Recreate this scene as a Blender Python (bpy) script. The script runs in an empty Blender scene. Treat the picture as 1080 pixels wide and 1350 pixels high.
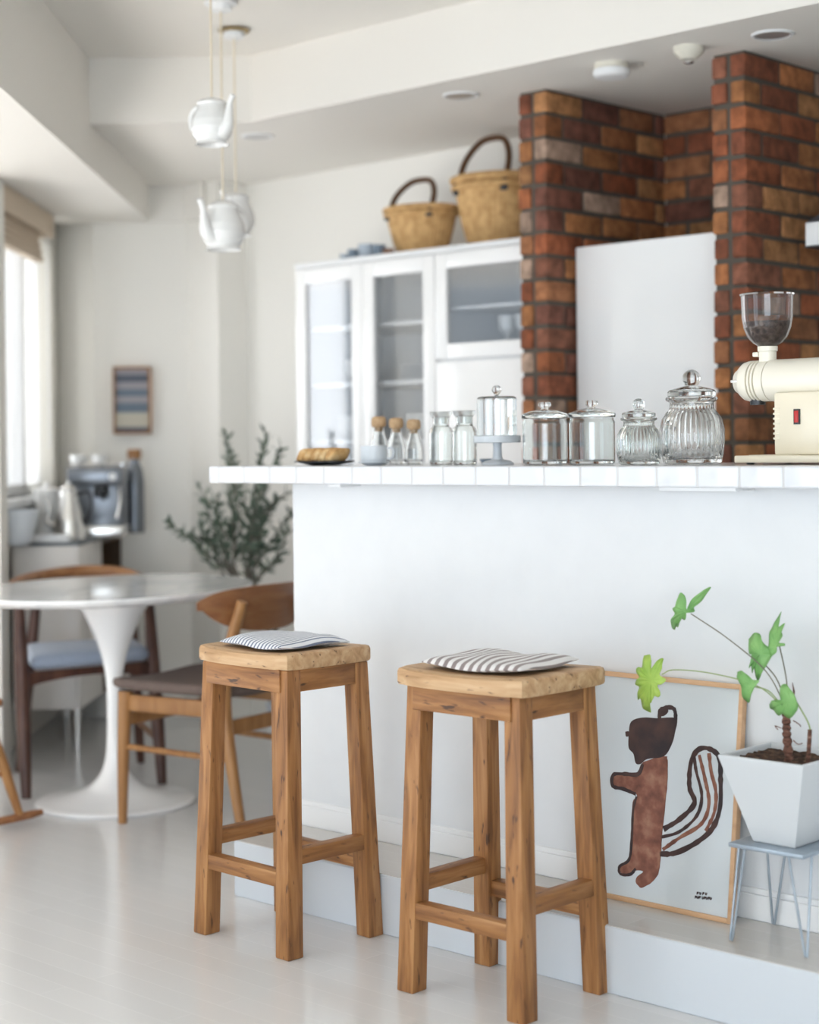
import bpy, bmesh, math, random
from mathutils import Vector, Matrix
random.seed(7)
C = bpy.context.scene.collection
SC = bpy.context.scene
PI = math.pi
# ------------------------------------------------------------------ camera
F_PX, W_PX, H_PX = 2275.0, 1080, 1350
HOR = 588.0                       # row of the horizon at the middle column
ROLL = math.radians(.68)
EYE = 1.19
cam_d = bpy.data.cameras.new('camera')
cam = bpy.data.objects.new('camera', cam_d); C.objects.link(cam)
cam_d.sensor_fit = 'VERTICAL'; cam_d.sensor_height = 36.0; cam_d.sensor_width = 28.8
cam_d.lens = F_PX / H_PX * 36.0
cam_d.shift_y = (HOR - H_PX / 2) / H_PX
cam_d.clip_start = .05
cr, sr = math.cos(ROLL), math.sin(ROLL)
cam.matrix_world = Matrix(((cr, sr, 0, 0), (0, 0, -1, 0), (-sr, cr, 0, EYE), (0, 0, 0, 1)))
cam_d.dof.use_dof = True; cam_d.dof.focus_distance = 4.0; cam_d.dof.aperture_fstop = 1.8
SC.camera = cam
# ------------------------------------------------------------------ world, light, exposure
wd = bpy.data.worlds.new('world'); SC.world = wd; wd.use_nodes = True
bg = wd.node_tree.nodes['Background']
bg.inputs[0].default_value = (.80, .90, 1.0, 1); bg.inputs[1].default_value = .85
SC.view_settings.view_transform = 'Standard'; SC.view_settings.look = 'None'
SC.view_settings.gamma = 1; SC.view_settings.exposure = -.02
try: SC.view_settings.use_curve_mapping = False
except Exception: pass
SC.cycles.use_denoising = True
SC.cycles.max_bounces = 14; SC.cycles.diffuse_bounces = 6; SC.cycles.glossy_bounces = 6
SC.cycles.transmission_bounces = 14; SC.cycles.transparent_max_bounces = 14
SC.cycles.caustics_reflective = False; SC.cycles.caustics_refractive = True
SC.cycles.blur_glossy = 1.0; SC.cycles.sample_clamp_indirect = 6.0
def area(name, loc, direction, sx, sy, power, col):
    l = bpy.data.lights.new(name, 'AREA'); l.shape = 'RECTANGLE'; l.size = sx; l.size_y = sy
    l.energy = power; l.color = col
    o = bpy.data.objects.new(name, l); C.objects.link(o); o.location = loc
    o.rotation_euler = Vector(direction).to_track_quat('-Z', 'Z').to_euler()
    return o
area('daylight_left', (-3.75, 1.7, 1.15), (1, 0, -.05), 9.0, 2.0, 200, (.77, .885, 1.0))
area('daylight_rear', (-1.2, -6.25, 1.35), (0, 1, -.02), 4.9, 2.4, 320, (.80, .90, 1.0))
area('daylight_corner', (-2.25, 7.55, 1.6), (1, 0, 0), 2.0, 2.0, 46, (.95, .97, 1.0))

sl = bpy.data.lights.new('sun', 'SUN'); sl.energy = 24; sl.angle = math.radians(1); sl.color = (1, .955, .90)
sun = bpy.data.objects.new('sun', sl); C.objects.link(sun)
sun.rotation_euler = Vector((1, -.2, -1.25)).to_track_quat('-Z', 'Y').to_euler()

# ------------------------------------------------------------------ frames of reference (metres)
A0 = math.radians(43.65)          # the kitchen is turned this much against the view
KX = Vector((math.cos(A0), -math.sin(A0), 0))     # along the counter, to the right
KY = Vector((math.sin(A0), math.cos(A0), 0))      # into the kitchen
KROT = -A0
def K(a, b, z=0): return KX * a + KY * b + Vector((0, 0, z))
KM = Matrix(((KX.x, KY.x, 0, 0), (KX.y, KY.y, 0, 0), (0, 0, 1, 0), (0, 0, 0, 1)))
def ray(px, py):
    X = (px - 540) / F_PX; Z = -(py - HOR) / F_PX
    return X * cr + Z * sr, -X * sr + Z * cr
def at_b(px, py, b):              # point of the plane at depth b of the kitchen frame
    x, z = ray(px, py); t = b / (x * KY.x + KY.y); return Vector((x * t, t, EYE + z * t))
def at_y(px, py, y):
    x, z = ray(px, py); return Vector((x * y, y, EYE + z * y))
def a_of(px, b, py=610): return at_b(px, py, b).dot(KX)

# ------------------------------------------------------------------ object helpers
def obj(name, bm, mat, parent=None, smooth=True, M=None, angle=40):
    if M is not None: bmesh.ops.transform(bm, matrix=M, verts=bm.verts)
    bmesh.ops.recalc_face_normals(bm, faces=bm.faces)
    me = bpy.data.meshes.new(name); bm.to_mesh(me); bm.free()
    for m in (mat if isinstance(mat, (list, tuple)) else [mat]): me.materials.append(m)
    if smooth:
        me.polygons.foreach_set('use_smooth', [True] * len(me.polygons))
        try: me.set_sharp_from_angle(angle=math.radians(angle))
        except Exception: pass
    o = bpy.data.objects.new(name, me); C.objects.link(o)
    if parent: o.parent = parent
    return o
def tag(o, label, cat, group=None):
    o['label'] = label; o['category'] = cat
    if group: o['group'] = group
    return o
def thing(name, label, cat, loc=(0, 0, 0), rotz=0, group=None):
    o = bpy.data.objects.new(name, None); C.objects.link(o); o.empty_display_size = .05
    o.location = loc; o.rotation_euler = (0, 0, rotz)
    return tag(o, label, cat, group)
def struct(name, bm, mat, smooth=False, M=None, parent=None):
    o = obj(name, bm, mat, parent, smooth, M)
    if parent is None: o['kind'] = 'structure'
    return o
def copy_tree(o, parent=None):
    c = o.copy(); C.objects.link(c)
    if parent: c.parent = parent
    for ch in list(o.children): copy_tree(ch, c)
    return c
def new(): return bmesh.new()
def box(bm, lo, hi, bevel=0, seg=2, M=None, mi=0):
    t = bmesh.new()
    vs = [t.verts.new((x, y, z)) for x in (lo[0], hi[0]) for y in (lo[1], hi[1]) for z in (lo[2], hi[2])]
    for f in ((0, 1, 3, 2), (4, 6, 7, 5), (0, 4, 5, 1), (2, 3, 7, 6), (0, 2, 6, 4), (1, 5, 7, 3)): t.faces.new([vs[i] for i in f])
    bmesh.ops.recalc_face_normals(t, faces=t.faces)
    if bevel: bmesh.ops.bevel(t, geom=list(t.edges), offset=bevel, segments=seg, affect='EDGES', profile=.5)
    if M is not None: bmesh.ops.transform(t, matrix=M, verts=t.verts)
    return merge(bm, t, mi)
def merge(bm, t, mi=0):
    vm = {}; out = []
    for v in t.verts: vm[v] = bm.verts.new(v.co)
    for f in t.faces:
        g = bm.faces.new([vm[v] for v in f.verts]); g.material_index = mi if mi else f.material_index; out.append(g)
    t.free(); return out
def rings(bm, rs, closed=True, caps=True, mi=0):
    R = [[bm.verts.new(p) for p in r] for r in rs]; fs = []
    n = len(R[0])
    for i in range(len(R) - 1):
        for j in range(n if closed else n - 1):
            k = (j + 1) % n
            fs.append(bm.faces.new((R[i][j], R[i][k], R[i + 1][k], R[i + 1][j])))
    if caps and closed:
        fs.append(bm.faces.new(R[0])); fs.append(bm.faces.new(R[-1]))
    for f in fs: f.material_index = mi
    return R
def lathe(bm, prof, seg=32, c=(0, 0, 0), rib=None, M=None, mi=0, sx=1, sy=1):
    """prof: (r, z) along the outline; r = 0 closes the end; rib: (n, amp, i0, i1)"""
    if rib is None:                       # support rings keep long straight walls straight
        q = [prof[0]]
        for (r0, z0), (r1, z1) in zip(prof, prof[1:]):
            l = math.hypot(r1 - r0, z1 - z0)
            if l > .012: q += [(lerp(r0, r1, f), lerp(z0, z1, f)) for f in (.0015 / l, 1 - .0015 / l)]
            q.append((r1, z1))
        prof = q
    t = bmesh.new(); R = []
    for i, (r, z) in enumerate(prof):
        if r < 1e-6: R.append([t.verts.new((c[0], c[1], c[2] + z))]); continue
        row = []
        for j in range(seg):
            th = 2 * PI * j / seg; q = r
            if rib and rib[2] <= i <= rib[3]: q = r * (1 + rib[1] * abs(math.sin(rib[0] * th / 2)) - rib[1])
            row.append(t.verts.new((c[0] + q * math.cos(th) * sx, c[1] + q * math.sin(th) * sy, c[2] + z)))
        R.append(row)
    for i in range(len(R) - 1):
        p, q = R[i], R[i + 1]
        for j in range(seg):
            k = (j + 1) % seg
            if len(p) == 1 and len(q) == 1: continue
            if len(p) == 1: t.faces.new((p[0], q[k], q[j]))
            elif len(q) == 1: t.faces.new((p[j], p[k], q[0]))
            else: t.faces.new((p[j], p[k], q[k], q[j]))
    if M is not None: bmesh.ops.transform(t, matrix=M, verts=t.verts)
    return merge(bm, t, mi)
def tube(bm, pts, rad, seg=10, mi=0, flat=1.0, up=None, caps=True):
    pts = [Vector(p) for p in pts]; n = len(pts)
    if not isinstance(rad, (list, tuple)): rad = [rad] * n
    rs = []; prev = None
    for i, p in enumerate(pts):
        d = (pts[min(i + 1, n - 1)] - pts[max(i - 1, 0)]).normalized()
        if prev is None:
            u0 = Vector(up) if up else (Vector((0, 0, 1)) if abs(d.z) < .9 else Vector((1, 0, 0)))
        else: u0 = prev
        s = d.cross(u0).normalized(); u1 = s.cross(d).normalized(); prev = u1
        rs.append([p + (s * math.cos(2 * PI * k / seg) * rad[i] + u1 * math.sin(2 * PI * k / seg) * rad[i] * flat) for k in range(seg)])
    rings(bm, rs, True, caps, mi)
def bez(pts, n=16):
    """smooth curve through the points (Catmull-Rom)"""
    P = [Vector(p) for p in pts]; P = [P[0] * 2 - P[1]] + P + [P[-1] * 2 - P[-2]]; out = []
    m = len(P) - 3
    for i in range(m):
        for k in range(n if i < m - 1 else n + 1):
            t = k / n; p0, p1, p2, p3 = P[i:i + 4]
            out.append(.5 * ((2 * p1) + (p2 - p0) * t + (2 * p0 - 5 * p1 + 4 * p2 - p3) * t * t + (3 * p1 - p0 - 3 * p2 + p3) * t ** 3))
    return out
def lerp(a, b, t): return a + (b - a) * t
def beam(bm, p, q, s0, s1, side, bevel=.004, skew=None):
    """a square bar from p to q whose section (w, d) goes from s0 to s1; ends are level when skew is set"""
    p, q = Vector(p), Vector(q); d = (q - p).normalized(); side = Vector(side)
    if skew: sx, sy = Vector(skew[0]), Vector(skew[1])
    else:
        sx = (side - d * side.dot(d)).normalized(); sy = d.cross(sx).normalized()
    t = bmesh.new()
    a = []
    for c, s in ((p, s0), (q, s1)):
        a.append([t.verts.new(c + sx * s[0] / 2 * i + sy * s[1] / 2 * j) for i, j in ((-1, -1), (1, -1), (1, 1), (-1, 1))])
    for i in range(4): t.faces.new((a[0][i], a[0][(i + 1) % 4], a[1][(i + 1) % 4], a[1][i]))
    t.faces.new(a[0]); t.faces.new(a[1])
    bmesh.ops.recalc_face_normals(t, faces=t.faces)
    if bevel: bmesh.ops.bevel(t, geom=list(t.edges), offset=bevel, segments=2, affect='EDGES', profile=.5)
    merge(bm, t)
def prism(bm, poly, z0, z1, M=None, bevel=0, mi=0):
    t = bmesh.new()
    lo = [t.verts.new((x, y, z0)) for x, y in poly]; hi = [t.verts.new((x, y, z1)) for x, y in poly]
    n = len(poly)
    for i in range(n): t.faces.new((lo[i], lo[(i + 1) % n], hi[(i + 1) % n], hi[i]))
    f0 = t.faces.new(lo); f1 = t.faces.new(hi)
    bmesh.ops.recalc_face_normals(t, faces=t.faces)
    if bevel: bmesh.ops.bevel(t, geom=list(f0.edges) + list(f1.edges), offset=bevel, segments=3, affect='EDGES', profile=.5)
    if M is not None: bmesh.ops.transform(t, matrix=M, verts=t.verts)
    return merge(bm, t, mi)

# ------------------------------------------------------------------ materials
def mat(name, col, rough=.5, metal=0, trans=0, ior=1.45, coat=0, spec=None, sheen=0):
    m = bpy.data.materials.new(name); m.use_nodes = True
    b = m.node_tree.nodes['Principled BSDF']
    b.inputs['Base Color'].default_value = (*col, 1); b.inputs['Roughness'].default_value = rough
    b.inputs['Metallic'].default_value = metal; b.inputs['Transmission Weight'].default_value = trans
    b.inputs['IOR'].default_value = ior; b.inputs['Coat Weight'].default_value = coat
    b.inputs['Sheen Weight'].default_value = sheen
    if spec is not None: b.inputs['Specular IOR Level'].default_value = spec
    return m
def nodes(m): return m.node_tree.nodes, m.node_tree.links, m.node_tree.nodes['Principled BSDF']
def ramp(N, stops):
    r = N.new('ShaderNodeValToRGB'); e = r.color_ramp.elements
    e[0].position, e[0].color = stops[0][0], (*stops[0][1], 1); e[1].position, e[1].color = stops[-1][0], (*stops[-1][1], 1)
    for p, c in stops[1:-1]: x = e.new(p); x.color = (*c, 1)
    return r
def noisy(m, stops, scale=(1, 1, 1), s=5, detail=4, rough=None, bump=0, dist=.01, coord='Object', distort=0):
    N, L, b = nodes(m)
    tc = N.new('ShaderNodeTexCoord'); mp = N.new('ShaderNodeMapping'); mp.inputs['Scale'].default_value = scale
    no = N.new('ShaderNodeTexNoise'); no.inputs['Scale'].default_value = s; no.inputs['Detail'].default_value = detail
    no.inputs['Distortion'].default_value = distort
    L.new(tc.outputs[coord], mp.inputs[0]); L.new(mp.outputs[0], no.inputs['Vector'])
    if stops:
        r = ramp(N, stops); L.new(no.outputs['Fac'], r.inputs[0]); L.new(r.outputs[0], b.inputs['Base Color'])
    if bump:
        bu = N.new('ShaderNodeBump'); bu.inputs['Strength'].default_value = bump; bu.inputs['Distance'].default_value = dist
        L.new(no.outputs['Fac'], bu.inputs['Height']); L.new(bu.outputs[0], b.inputs['Normal'])
    return m
def wood(name, dark, mid, light, axis='z', s=6, rough=.45, specks=None, bump=.15):
    m = mat(name, mid, rough); sc = {'z': (9, 9, .8), 'x': (.8, 9, 9), 'y': (9, .8, 9)}[axis]
    noisy(m, [(.3, dark), (.5, mid), (.7, light)], sc, s, 6, bump=bump, dist=.004, distort=.6)
    if specks:
        N, L, b = nodes(m)
        src = b.inputs['Base Color'].links[0].from_socket
        tc = N.new('ShaderNodeTexCoord'); mp = N.new('ShaderNodeMapping')
        mp.inputs['Scale'].default_value = {'z': (60, 60, 14), 'x': (14, 60, 60), 'y': (60, 14, 60)}[axis]
        no = N.new('ShaderNodeTexNoise'); no.inputs['Scale'].default_value = 1.3; no.inputs['Detail'].default_value = 2
        r = ramp(N, [(.66, (0, 0, 0)), (.74, (1, 1, 1))]); mx = N.new('ShaderNodeMix'); mx.data_type = 'RGBA'
        L.new(tc.outputs['Object'], mp.inputs[0]); L.new(mp.outputs[0], no.inputs['Vector']); L.new(no.outputs['Fac'], r.inputs[0])
        L.new(r.outputs[0], mx.inputs[0]); L.new(src, mx.inputs[6]); mx.inputs[7].default_value = (*specks, 1)
        L.new(mx.outputs[2], b.inputs['Base Color'])
    return m
M = {}
M['wall'] = noisy(mat('wall_paint', (.83, .81, .765), .75), None, s=60, bump=.05, dist=.002)
M['ceil'] = noisy(mat('ceiling_paint', (.80, .775, .73), .8), None, s=50, bump=.05, dist=.002)
M['plaster'] = noisy(mat('white_plaster', (.70, .718, .738), .7), [(.3, (.69, .708, .728)), (.7, (.71, .728, .748))], s=14, detail=8, bump=.12, dist=.004)
M['white'] = mat('white_paint', (.80, .81, .82), .4)
M['step'] = mat('step_paint', (.60, .635, .675), .45)
M['tile'] = mat('tile_glaze', (.72, .74, .78), .12, coat=.3)
M['grout'] = mat('grout', (.58, .58, .59), .9)
M['pot'] = mat('matt_pot', (.62, .645, .665), .35)
M['reflector'] = mat('lamp_reflector', (.55, .54, .53), .3, .6)
M['lacquer'] = mat('white_lacquer', (.92, .92, .92), .22, coat=.2)
M['porcelain'] = mat('porcelain', (.80, .80, .79), .18, coat=.3)
M['teak'] = wood('reclaimed_teak', (.17, .068, .022), (.32, .142, .046), (.43, .215, .082), 'z', 6, .5, (.07, .03, .015))
M['teak_x'] = wood('reclaimed_teak_rail', (.18, .072, .023), (.32, .142, .046), (.43, .215, .082), 'x', 6, .5, (.07, .03, .015))
M['teak_y'] = wood('reclaimed_teak_cross', (.18, .072, .023), (.31, .138, .045), (.42, .21, .08), 'y', 6, .5, (.07, .03, .015))
M['seat'] = wood('worn_seat_wood', (.34, .19, .085), (.50, .31, .16), (.60, .41, .24), 'x', 5, .55, (.14, .075, .04))
M['oak'] = wood('oiled_oak', (.24, .105, .035), (.32, .15, .052), (.39, .195, .07), 'z', 4, .4, None, .05)
M['oak_back'] = wood('walnut_veneer', (.19, .075, .03), (.26, .11, .045), (.31, .145, .06), 'y', 4, .35, None, .03)
M['dark'] = wood('dark_rosewood', (.045, .018, .013), (.075, .03, .02), (.11, .05, .032), 'z', 4, .35, None, .03)
M['rail'] = wood('teak_rail', (.18, .075, .03), (.26, .115, .045), (.32, .155, .065), 'x', 4, .35, None, .03)
M['pine'] = wood('pale_frame_wood', (.52, .31, .17), (.60, .37, .21), (.66, .43, .26), 'x', 4, .5, None, .03)
M['blue_fabric'] = noisy(mat('blue_grey_fabric', (.34, .40, .50), .9, sheen=.3), [(.3, (.31, .37, .47)), (.7, (.38, .44, .55))], s=160, bump=.3, dist=.002)
M['brown_fabric'] = noisy(mat('taupe_fabric', (.14, .105, .09), .95), [(.3, (.12, .088, .075)), (.7, (.175, .13, .112))], s=180, bump=.3, dist=.002)
M['silver'] = mat('brushed_steel', (.75, .74, .72), .25, 1)
M['chrome'] = mat('chrome', (.8, .8, .8), .08, 1)
M['dkmetal'] = mat('dark_metal', (.05, .052, .056), .35, .7)
M['zinc'] = noisy(mat('zinc', (.36, .42, .48), .45, .6), [(.35, (.33, .39, .45)), (.65, (.43, .49, .55))], s=20)
M['cream'] = mat('cream_enamel', (.80, .73, .58), .3, coat=.2)
M['creamw'] = mat('cream_enamel_light', (.82, .78, .68), .28, coat=.2)
M['grey'] = mat('grey_ceramic', (.60, .64, .68), .35)
M['black'] = mat('black_plate', (.02, .02, .022), .4)
M['red'] = mat('red_switch', (.50, .02, .02), .3)
M['cork'] = noisy(mat('cork', (.52, .35, .20), .8), [(.3, (.46, .29, .15)), (.7, (.58, .40, .24))], s=120)
M['soil'] = noisy(mat('soil', (.06, .035, .02), .95), [(.35, (.025, .013, .008)), (.55, (.09, .045, .025)), (.72, (.20, .12, .07))], s=70, bump=1, dist=.01)
M['paper'] = mat('print_paper', (.58, .625, .65), .35, coat=.25)
M['ink'] = noisy(mat('dark_ink', (.035, .022, .022), .6), [(.35, (.022, .014, .016)), (.7, (.075, .035, .028))], s=18)
M['ink_brown'] = noisy(mat('brown_ink', (.19, .07, .04), .6), [(.3, (.12, .04, .026)), (.5, (.21, .078, .048)), (.72, (.34, .17, .11))], (3, .8, 3), 10)
M['beige'] = mat('beige_blind', (.60, .50, .39), .8)
M['brass'] = mat('brass', (.45, .34, .18), .35, 1)
M['cord'] = mat('cord', (.72, .64, .50), .7)
M['plastic'] = mat('ivory_plastic', (.72, .69, .60), .4)
M['bread'] = noisy(mat('bread', (.60, .34, .13), .6), [(.3, (.42, .18, .05)), (.5, (.66, .40, .16)), (.7, (.78, .58, .32))], s=38, bump=.4, dist=.006)
M['beans'] = noisy(mat('coffee', (.05, .03, .025), .6), [(.3, (.03, .017, .012)), (.7, (.16, .11, .09))], s=120, bump=1, dist=.005)
M['fridge'] = mat('fridge_door', (.92, .93, .94), .14, coat=.4)
M['fridge_edge'] = mat('fridge_side', (.02, .045, .042), .4)
M['sage'] = mat('blue_grey_ware', (.20, .26, .33), .4)
M['sage2'] = mat('pale_blue_ware', (.45, .52, .60), .4)
M['cab'] = mat('sideboard_panel', (.76, .73, .70), .4)
M['cabtop'] = mat('sideboard_top', (.10, .115, .13), .3)
M['niche'] = wood('niche_wood', (.055, .028, .012), (.085, .045, .02), (.12, .065, .03), 'z', 4, .5)
M['pewter'] = mat('dull_steel', (.19, .205, .23), .32, .75)
def glass(name, col=(1, 1, 1), rough=.0, ior=1.4):
    return mat(name, col, rough, 0, 1, ior)
M['glass'] = glass('clear_glass', (.985, .995, .99))
M['glass_g'] = glass('greenish_glass', (.96, .985, .975))
M['glass_f'] = glass('frosted_glass', (.92, .96, .96), .35)
M['plexi'] = glass('smoky_plastic', (.86, .83, .83), .02, 1.35)
def pane(name, tint=(1, 1, 1), refl=.03):
    m = bpy.data.materials.new(name); m.use_nodes = True; N = m.node_tree.nodes; L = m.node_tree.links; N.clear()
    o = N.new('ShaderNodeOutputMaterial'); mx = N.new('ShaderNodeMixShader'); t = N.new('ShaderNodeBsdfTransparent'); g = N.new('ShaderNodeBsdfGlossy')
    f = N.new('ShaderNodeLayerWeight'); f.inputs[0].default_value = .12
    ad = N.new('ShaderNodeMath'); ad.operation = 'ADD'; ad.use_clamp = True; ad.inputs[1].default_value = refl
    t.inputs[0].default_value = (*tint, 1); g.inputs['Roughness'].default_value = .06
    L.new(f.outputs['Facing'], ad.inputs[0]); L.new(ad.outputs[0], mx.inputs[0]); L.new(t.outputs[0], mx.inputs[1]); L.new(g.outputs[0], mx.inputs[2]); L.new(mx.outputs[0], o.inputs[0])
    return m
M['pane'] = pane('window_pane')
M['cabpane'] = pane('cabinet_pane', (.97, .98, .99), .06)
# floor planks that run along the counter
def plank_mat(name, cols, rough):
    m = mat(name, cols[0], rough, spec=.5); N, L, b = nodes(m)
    tc = N.new('ShaderNodeTexCoord'); mp = N.new('ShaderNodeMapping'); mp.inputs['Rotation'].default_value = (0, 0, A0)
    br = N.new('ShaderNodeTexBrick'); br.inputs['Scale'].default_value = 1
    br.inputs['Brick Width'].default_value = .95; br.inputs['Row Height'].default_value = .072
    br.inputs['Mortar Size'].default_value = .0012; br.inputs['Mortar Smooth'].default_value = .3; br.offset = .37
    br.inputs['Color1'].default_value = (*cols[0], 1); br.inputs['Color2'].default_value = (*cols[1], 1); br.inputs['Mortar'].default_value = (*cols[2], 1)
    L.new(tc.outputs['Object'], mp.inputs[0]); L.new(mp.outputs[0], br.inputs['Vector']); L.new(br.outputs['Color'], b.inputs['Base Color'])
    bu = N.new('ShaderNodeBump'); bu.inputs['Strength'].default_value = .2; bu.inputs['Distance'].default_value = .002; bu.invert = True
    no = N.new('ShaderNodeTexNoise'); no.inputs['Scale'].default_value = 2.5; L.new(tc.outputs['Object'], no.inputs['Vector'])
    mr = N.new('ShaderNodeMapRange'); mr.inputs[3].default_value = rough * .6; mr.inputs[4].default_value = rough
    L.new(no.outputs['Fac'], mr.inputs[0]); L.new(mr.outputs[0], b.inputs['Roughness'])
    L.new(br.outputs['Fac'], bu.inputs['Height']); L.new(bu.outputs[0], b.inputs['Normal'])
    return m
M['floor'] = plank_mat('white_plank_floor', ((.70, .70, .70), (.675, .675, .675), (.77, .77, .765)), .2)
M['steptop'] = plank_mat('step_plank', ((.60, .575, .545), (.57, .55, .52), (.64, .63, .61)), .2)
# bricks: each brick has its own fired colour
def brick_mat():
    m = mat('brick', (.3, .12, .06), .85); N, L, b = nodes(m)
    at = N.new('ShaderNodeAttribute'); at.attribute_name = 'brick_col'
    tc = N.new('ShaderNodeTexCoord'); no = N.new('ShaderNodeTexNoise'); no.inputs['Scale'].default_value = 26; no.inputs['Detail'].default_value = 5
    r = ramp(N, [(.3, (.5, .45, .42)), (.7, (1.15, 1.05, 1.0))]); mx = N.new('ShaderNodeMix'); mx.data_type = 'RGBA'; mx.blend_type = 'MULTIPLY'; mx.inputs[0].default_value = 1
    L.new(tc.outputs['Object'], no.inputs['Vector']); L.new(no.outputs['Fac'], r.inputs[0])
    L.new(at.outputs['Color'], mx.inputs[6]); L.new(r.outputs[0], mx.inputs[7]); L.new(mx.outputs[2], b.inputs['Base Color'])
    bu = N.new('ShaderNodeBump'); bu.inputs['Strength'].default_value = .5; bu.inputs['Distance'].default_value = .006
    L.new(no.outputs['Fac'], bu.inputs['Height']); L.new(bu.outputs[0], b.inputs['Normal'])
    return m
M['brick'] = brick_mat()
M['mortar'] = noisy(mat('mortar', (.10, .085, .07), .95), None, s=80, bump=.4, dist=.004)
# striped cushion fabric: stripes cross the local x axis
def stripes(name, base, line, freq, duty, axis='X', weave=(.9, .9, .92)):
    m = mat(name, base, .95, sheen=.2); N, L, b = nodes(m)
    tc = N.new('ShaderNodeTexCoord'); sp = N.new('ShaderNodeSeparateXYZ'); mu = N.new('ShaderNodeMath'); mu.operation = 'MULTIPLY'; mu.inputs[1].default_value = freq
    fr = N.new('ShaderNodeMath'); fr.operation = 'FRACT'; no = N.new('ShaderNodeTexNoise'); no.inputs['Scale'].default_value = 25
    ad = N.new('ShaderNodeMath'); ad.operation = 'MULTIPLY_ADD'; ad.inputs[1].default_value = .12
    L.new(tc.outputs['Object'], sp.inputs[0]); L.new(sp.outputs[axis], mu.inputs[0]); L.new(tc.outputs['Object'], no.inputs['Vector'])
    L.new(no.outputs['Fac'], ad.inputs[0]); L.new(mu.outputs[0], ad.inputs[2]); L.new(ad.outputs[0], fr.inputs[0])
    r = ramp(N, [(0, line), (duty, line), (duty + .06, base), (.94, base), (1, line)]); L.new(fr.outputs[0], r.inputs[0]); L.new(r.outputs[0], b.inputs['Base Color'])
    n2 = N.new('ShaderNodeTexNoise'); n2.inputs['Scale'].default_value = 300; bu = N.new('ShaderNodeBump'); bu.inputs['Strength'].default_value = .3; bu.inputs['Distance'].default_value = .002
    L.new(tc.outputs['Object'], n2.inputs['Vector']); L.new(n2.outputs['Fac'], bu.inputs['Height']); L.new(bu.outputs[0], b.inputs['Normal'])
    return m
M['stripe_blue'] = stripes('blue_pinstripe', (.72, .73, .76), (.15, .18, .26), 78, .34)
M['stripe_grey'] = stripes('grey_stripe', (.72, .70, .69), (.26, .215, .21), 44, .42)
M['picture'] = None
def textile():
    m = mat('woven_stripes', (.3, .3, .35), .95); N, L, b = nodes(m)
    tc = N.new('ShaderNodeTexCoord'); sp = N.new('ShaderNodeSeparateXYZ'); mr = N.new('ShaderNodeMapRange')
    mr.inputs[1].default_value = 0; mr.inputs[2].default_value = .29
    L.new(tc.outputs['Object'], sp.inputs[0]); L.new(sp.outputs['Z'], mr.inputs[0])
    n, l, s, c = (.11, .125, .16), (.34, .325, .35), (.15, .19, .24), (.52, .49, .41)
    r = ramp(N, [(0, n), (.09, n), (.12, c), (.31, c), (.34, s), (.46, s), (.49, l), (.56, l), (.59, s), (.67, s), (.70, l), (.78, l), (.81, n), (.89, n), (.92, l), (1, l)])
    L.new(mr.outputs[0], r.inputs[0]); L.new(r.outputs[0], b.inputs['Base Color']); return m
M['picture'] = textile()
def weave():
    m = mat('straw', (.50, .30, .13), .75); N, L, b = nodes(m)
    tc = N.new('ShaderNodeTexCoord'); no = N.new('ShaderNodeTexNoise'); no.inputs['Scale'].default_value = 30
    r = ramp(N, [(.3, (.46, .265, .10)), (.7, (.68, .44, .20))]); L.new(tc.outputs['Object'], no.inputs['Vector']); L.new(no.outputs['Fac'], r.inputs[0]); L.new(r.outputs[0], b.inputs['Base Color'])
    return m
M['straw'] = weave()
M['leather'] = mat('brown_leather', (.10, .045, .018), .5)
M['leaf'] = noisy(mat('leaf_green', (.16, .36, .10), .5), [(.3, (.13, .32, .09)), (.7, (.24, .46, .15))], s=25)
M['leaf_y'] = noisy(mat('leaf_yellow_green', (.32, .50, .07), .5), [(.3, (.24, .42, .06)), (.7, (.42, .58, .12))], s=25)
for k in ('leaf', 'leaf_y'):
    b = M[k].node_tree.nodes['Principled BSDF']; b.inputs['Subsurface Weight'].default_value = 0.0
M['stem'] = mat('stem', (.16, .15, .11), .6)
M['stem_g'] = mat('green_stem', (.28, .36, .15), .6)
M['bark'] = noisy(mat('plant_bark', (.13, .06, .04), .9), [(.35, (.06, .028, .02)), (.6, (.20, .09, .06)), (.75, (.34, .24, .20))], (1, 1, 3), 60, bump=1, dist=.006)
M['olive'] = noisy(mat('olive_leaf', (.07, .105, .075), .5), [(.3, (.045, .075, .05)), (.7, (.12, .16, .115))], s=9)
M['olivebark'] = mat('olive_bark', (.17, .15, .125), .9)
M['marble'] = noisy(mat('marble', (.80, .81, .82), .12, coat=.3), [(.36, (.74, .75, .77)), (.5, (.88, .885, .89)), (.8, (.90, .90, .905))], (3, 1.1, 1), 2.2, 6, distort=1.2)

# ------------------------------------------------------------------ room shell
ZC, ZM, ZS = 2.36, 2.59, 2.20      # kitchen ceiling, living ceiling, window soffit
bm = new(); box(bm, (-4, -6.5, -.12), (4, 9.5, 0)); struct('floor', bm, M['floor'])
def kbox(name, lo, hi, m, bevel=0):
    bm = new(); box(bm, lo, hi, bevel); return struct(name, bm, m, False, KM)
def wbox(name, lo, hi, m, bevel=0):
    bm = new(); box(bm, lo, hi, bevel); return struct(name, bm, m, False)
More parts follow.
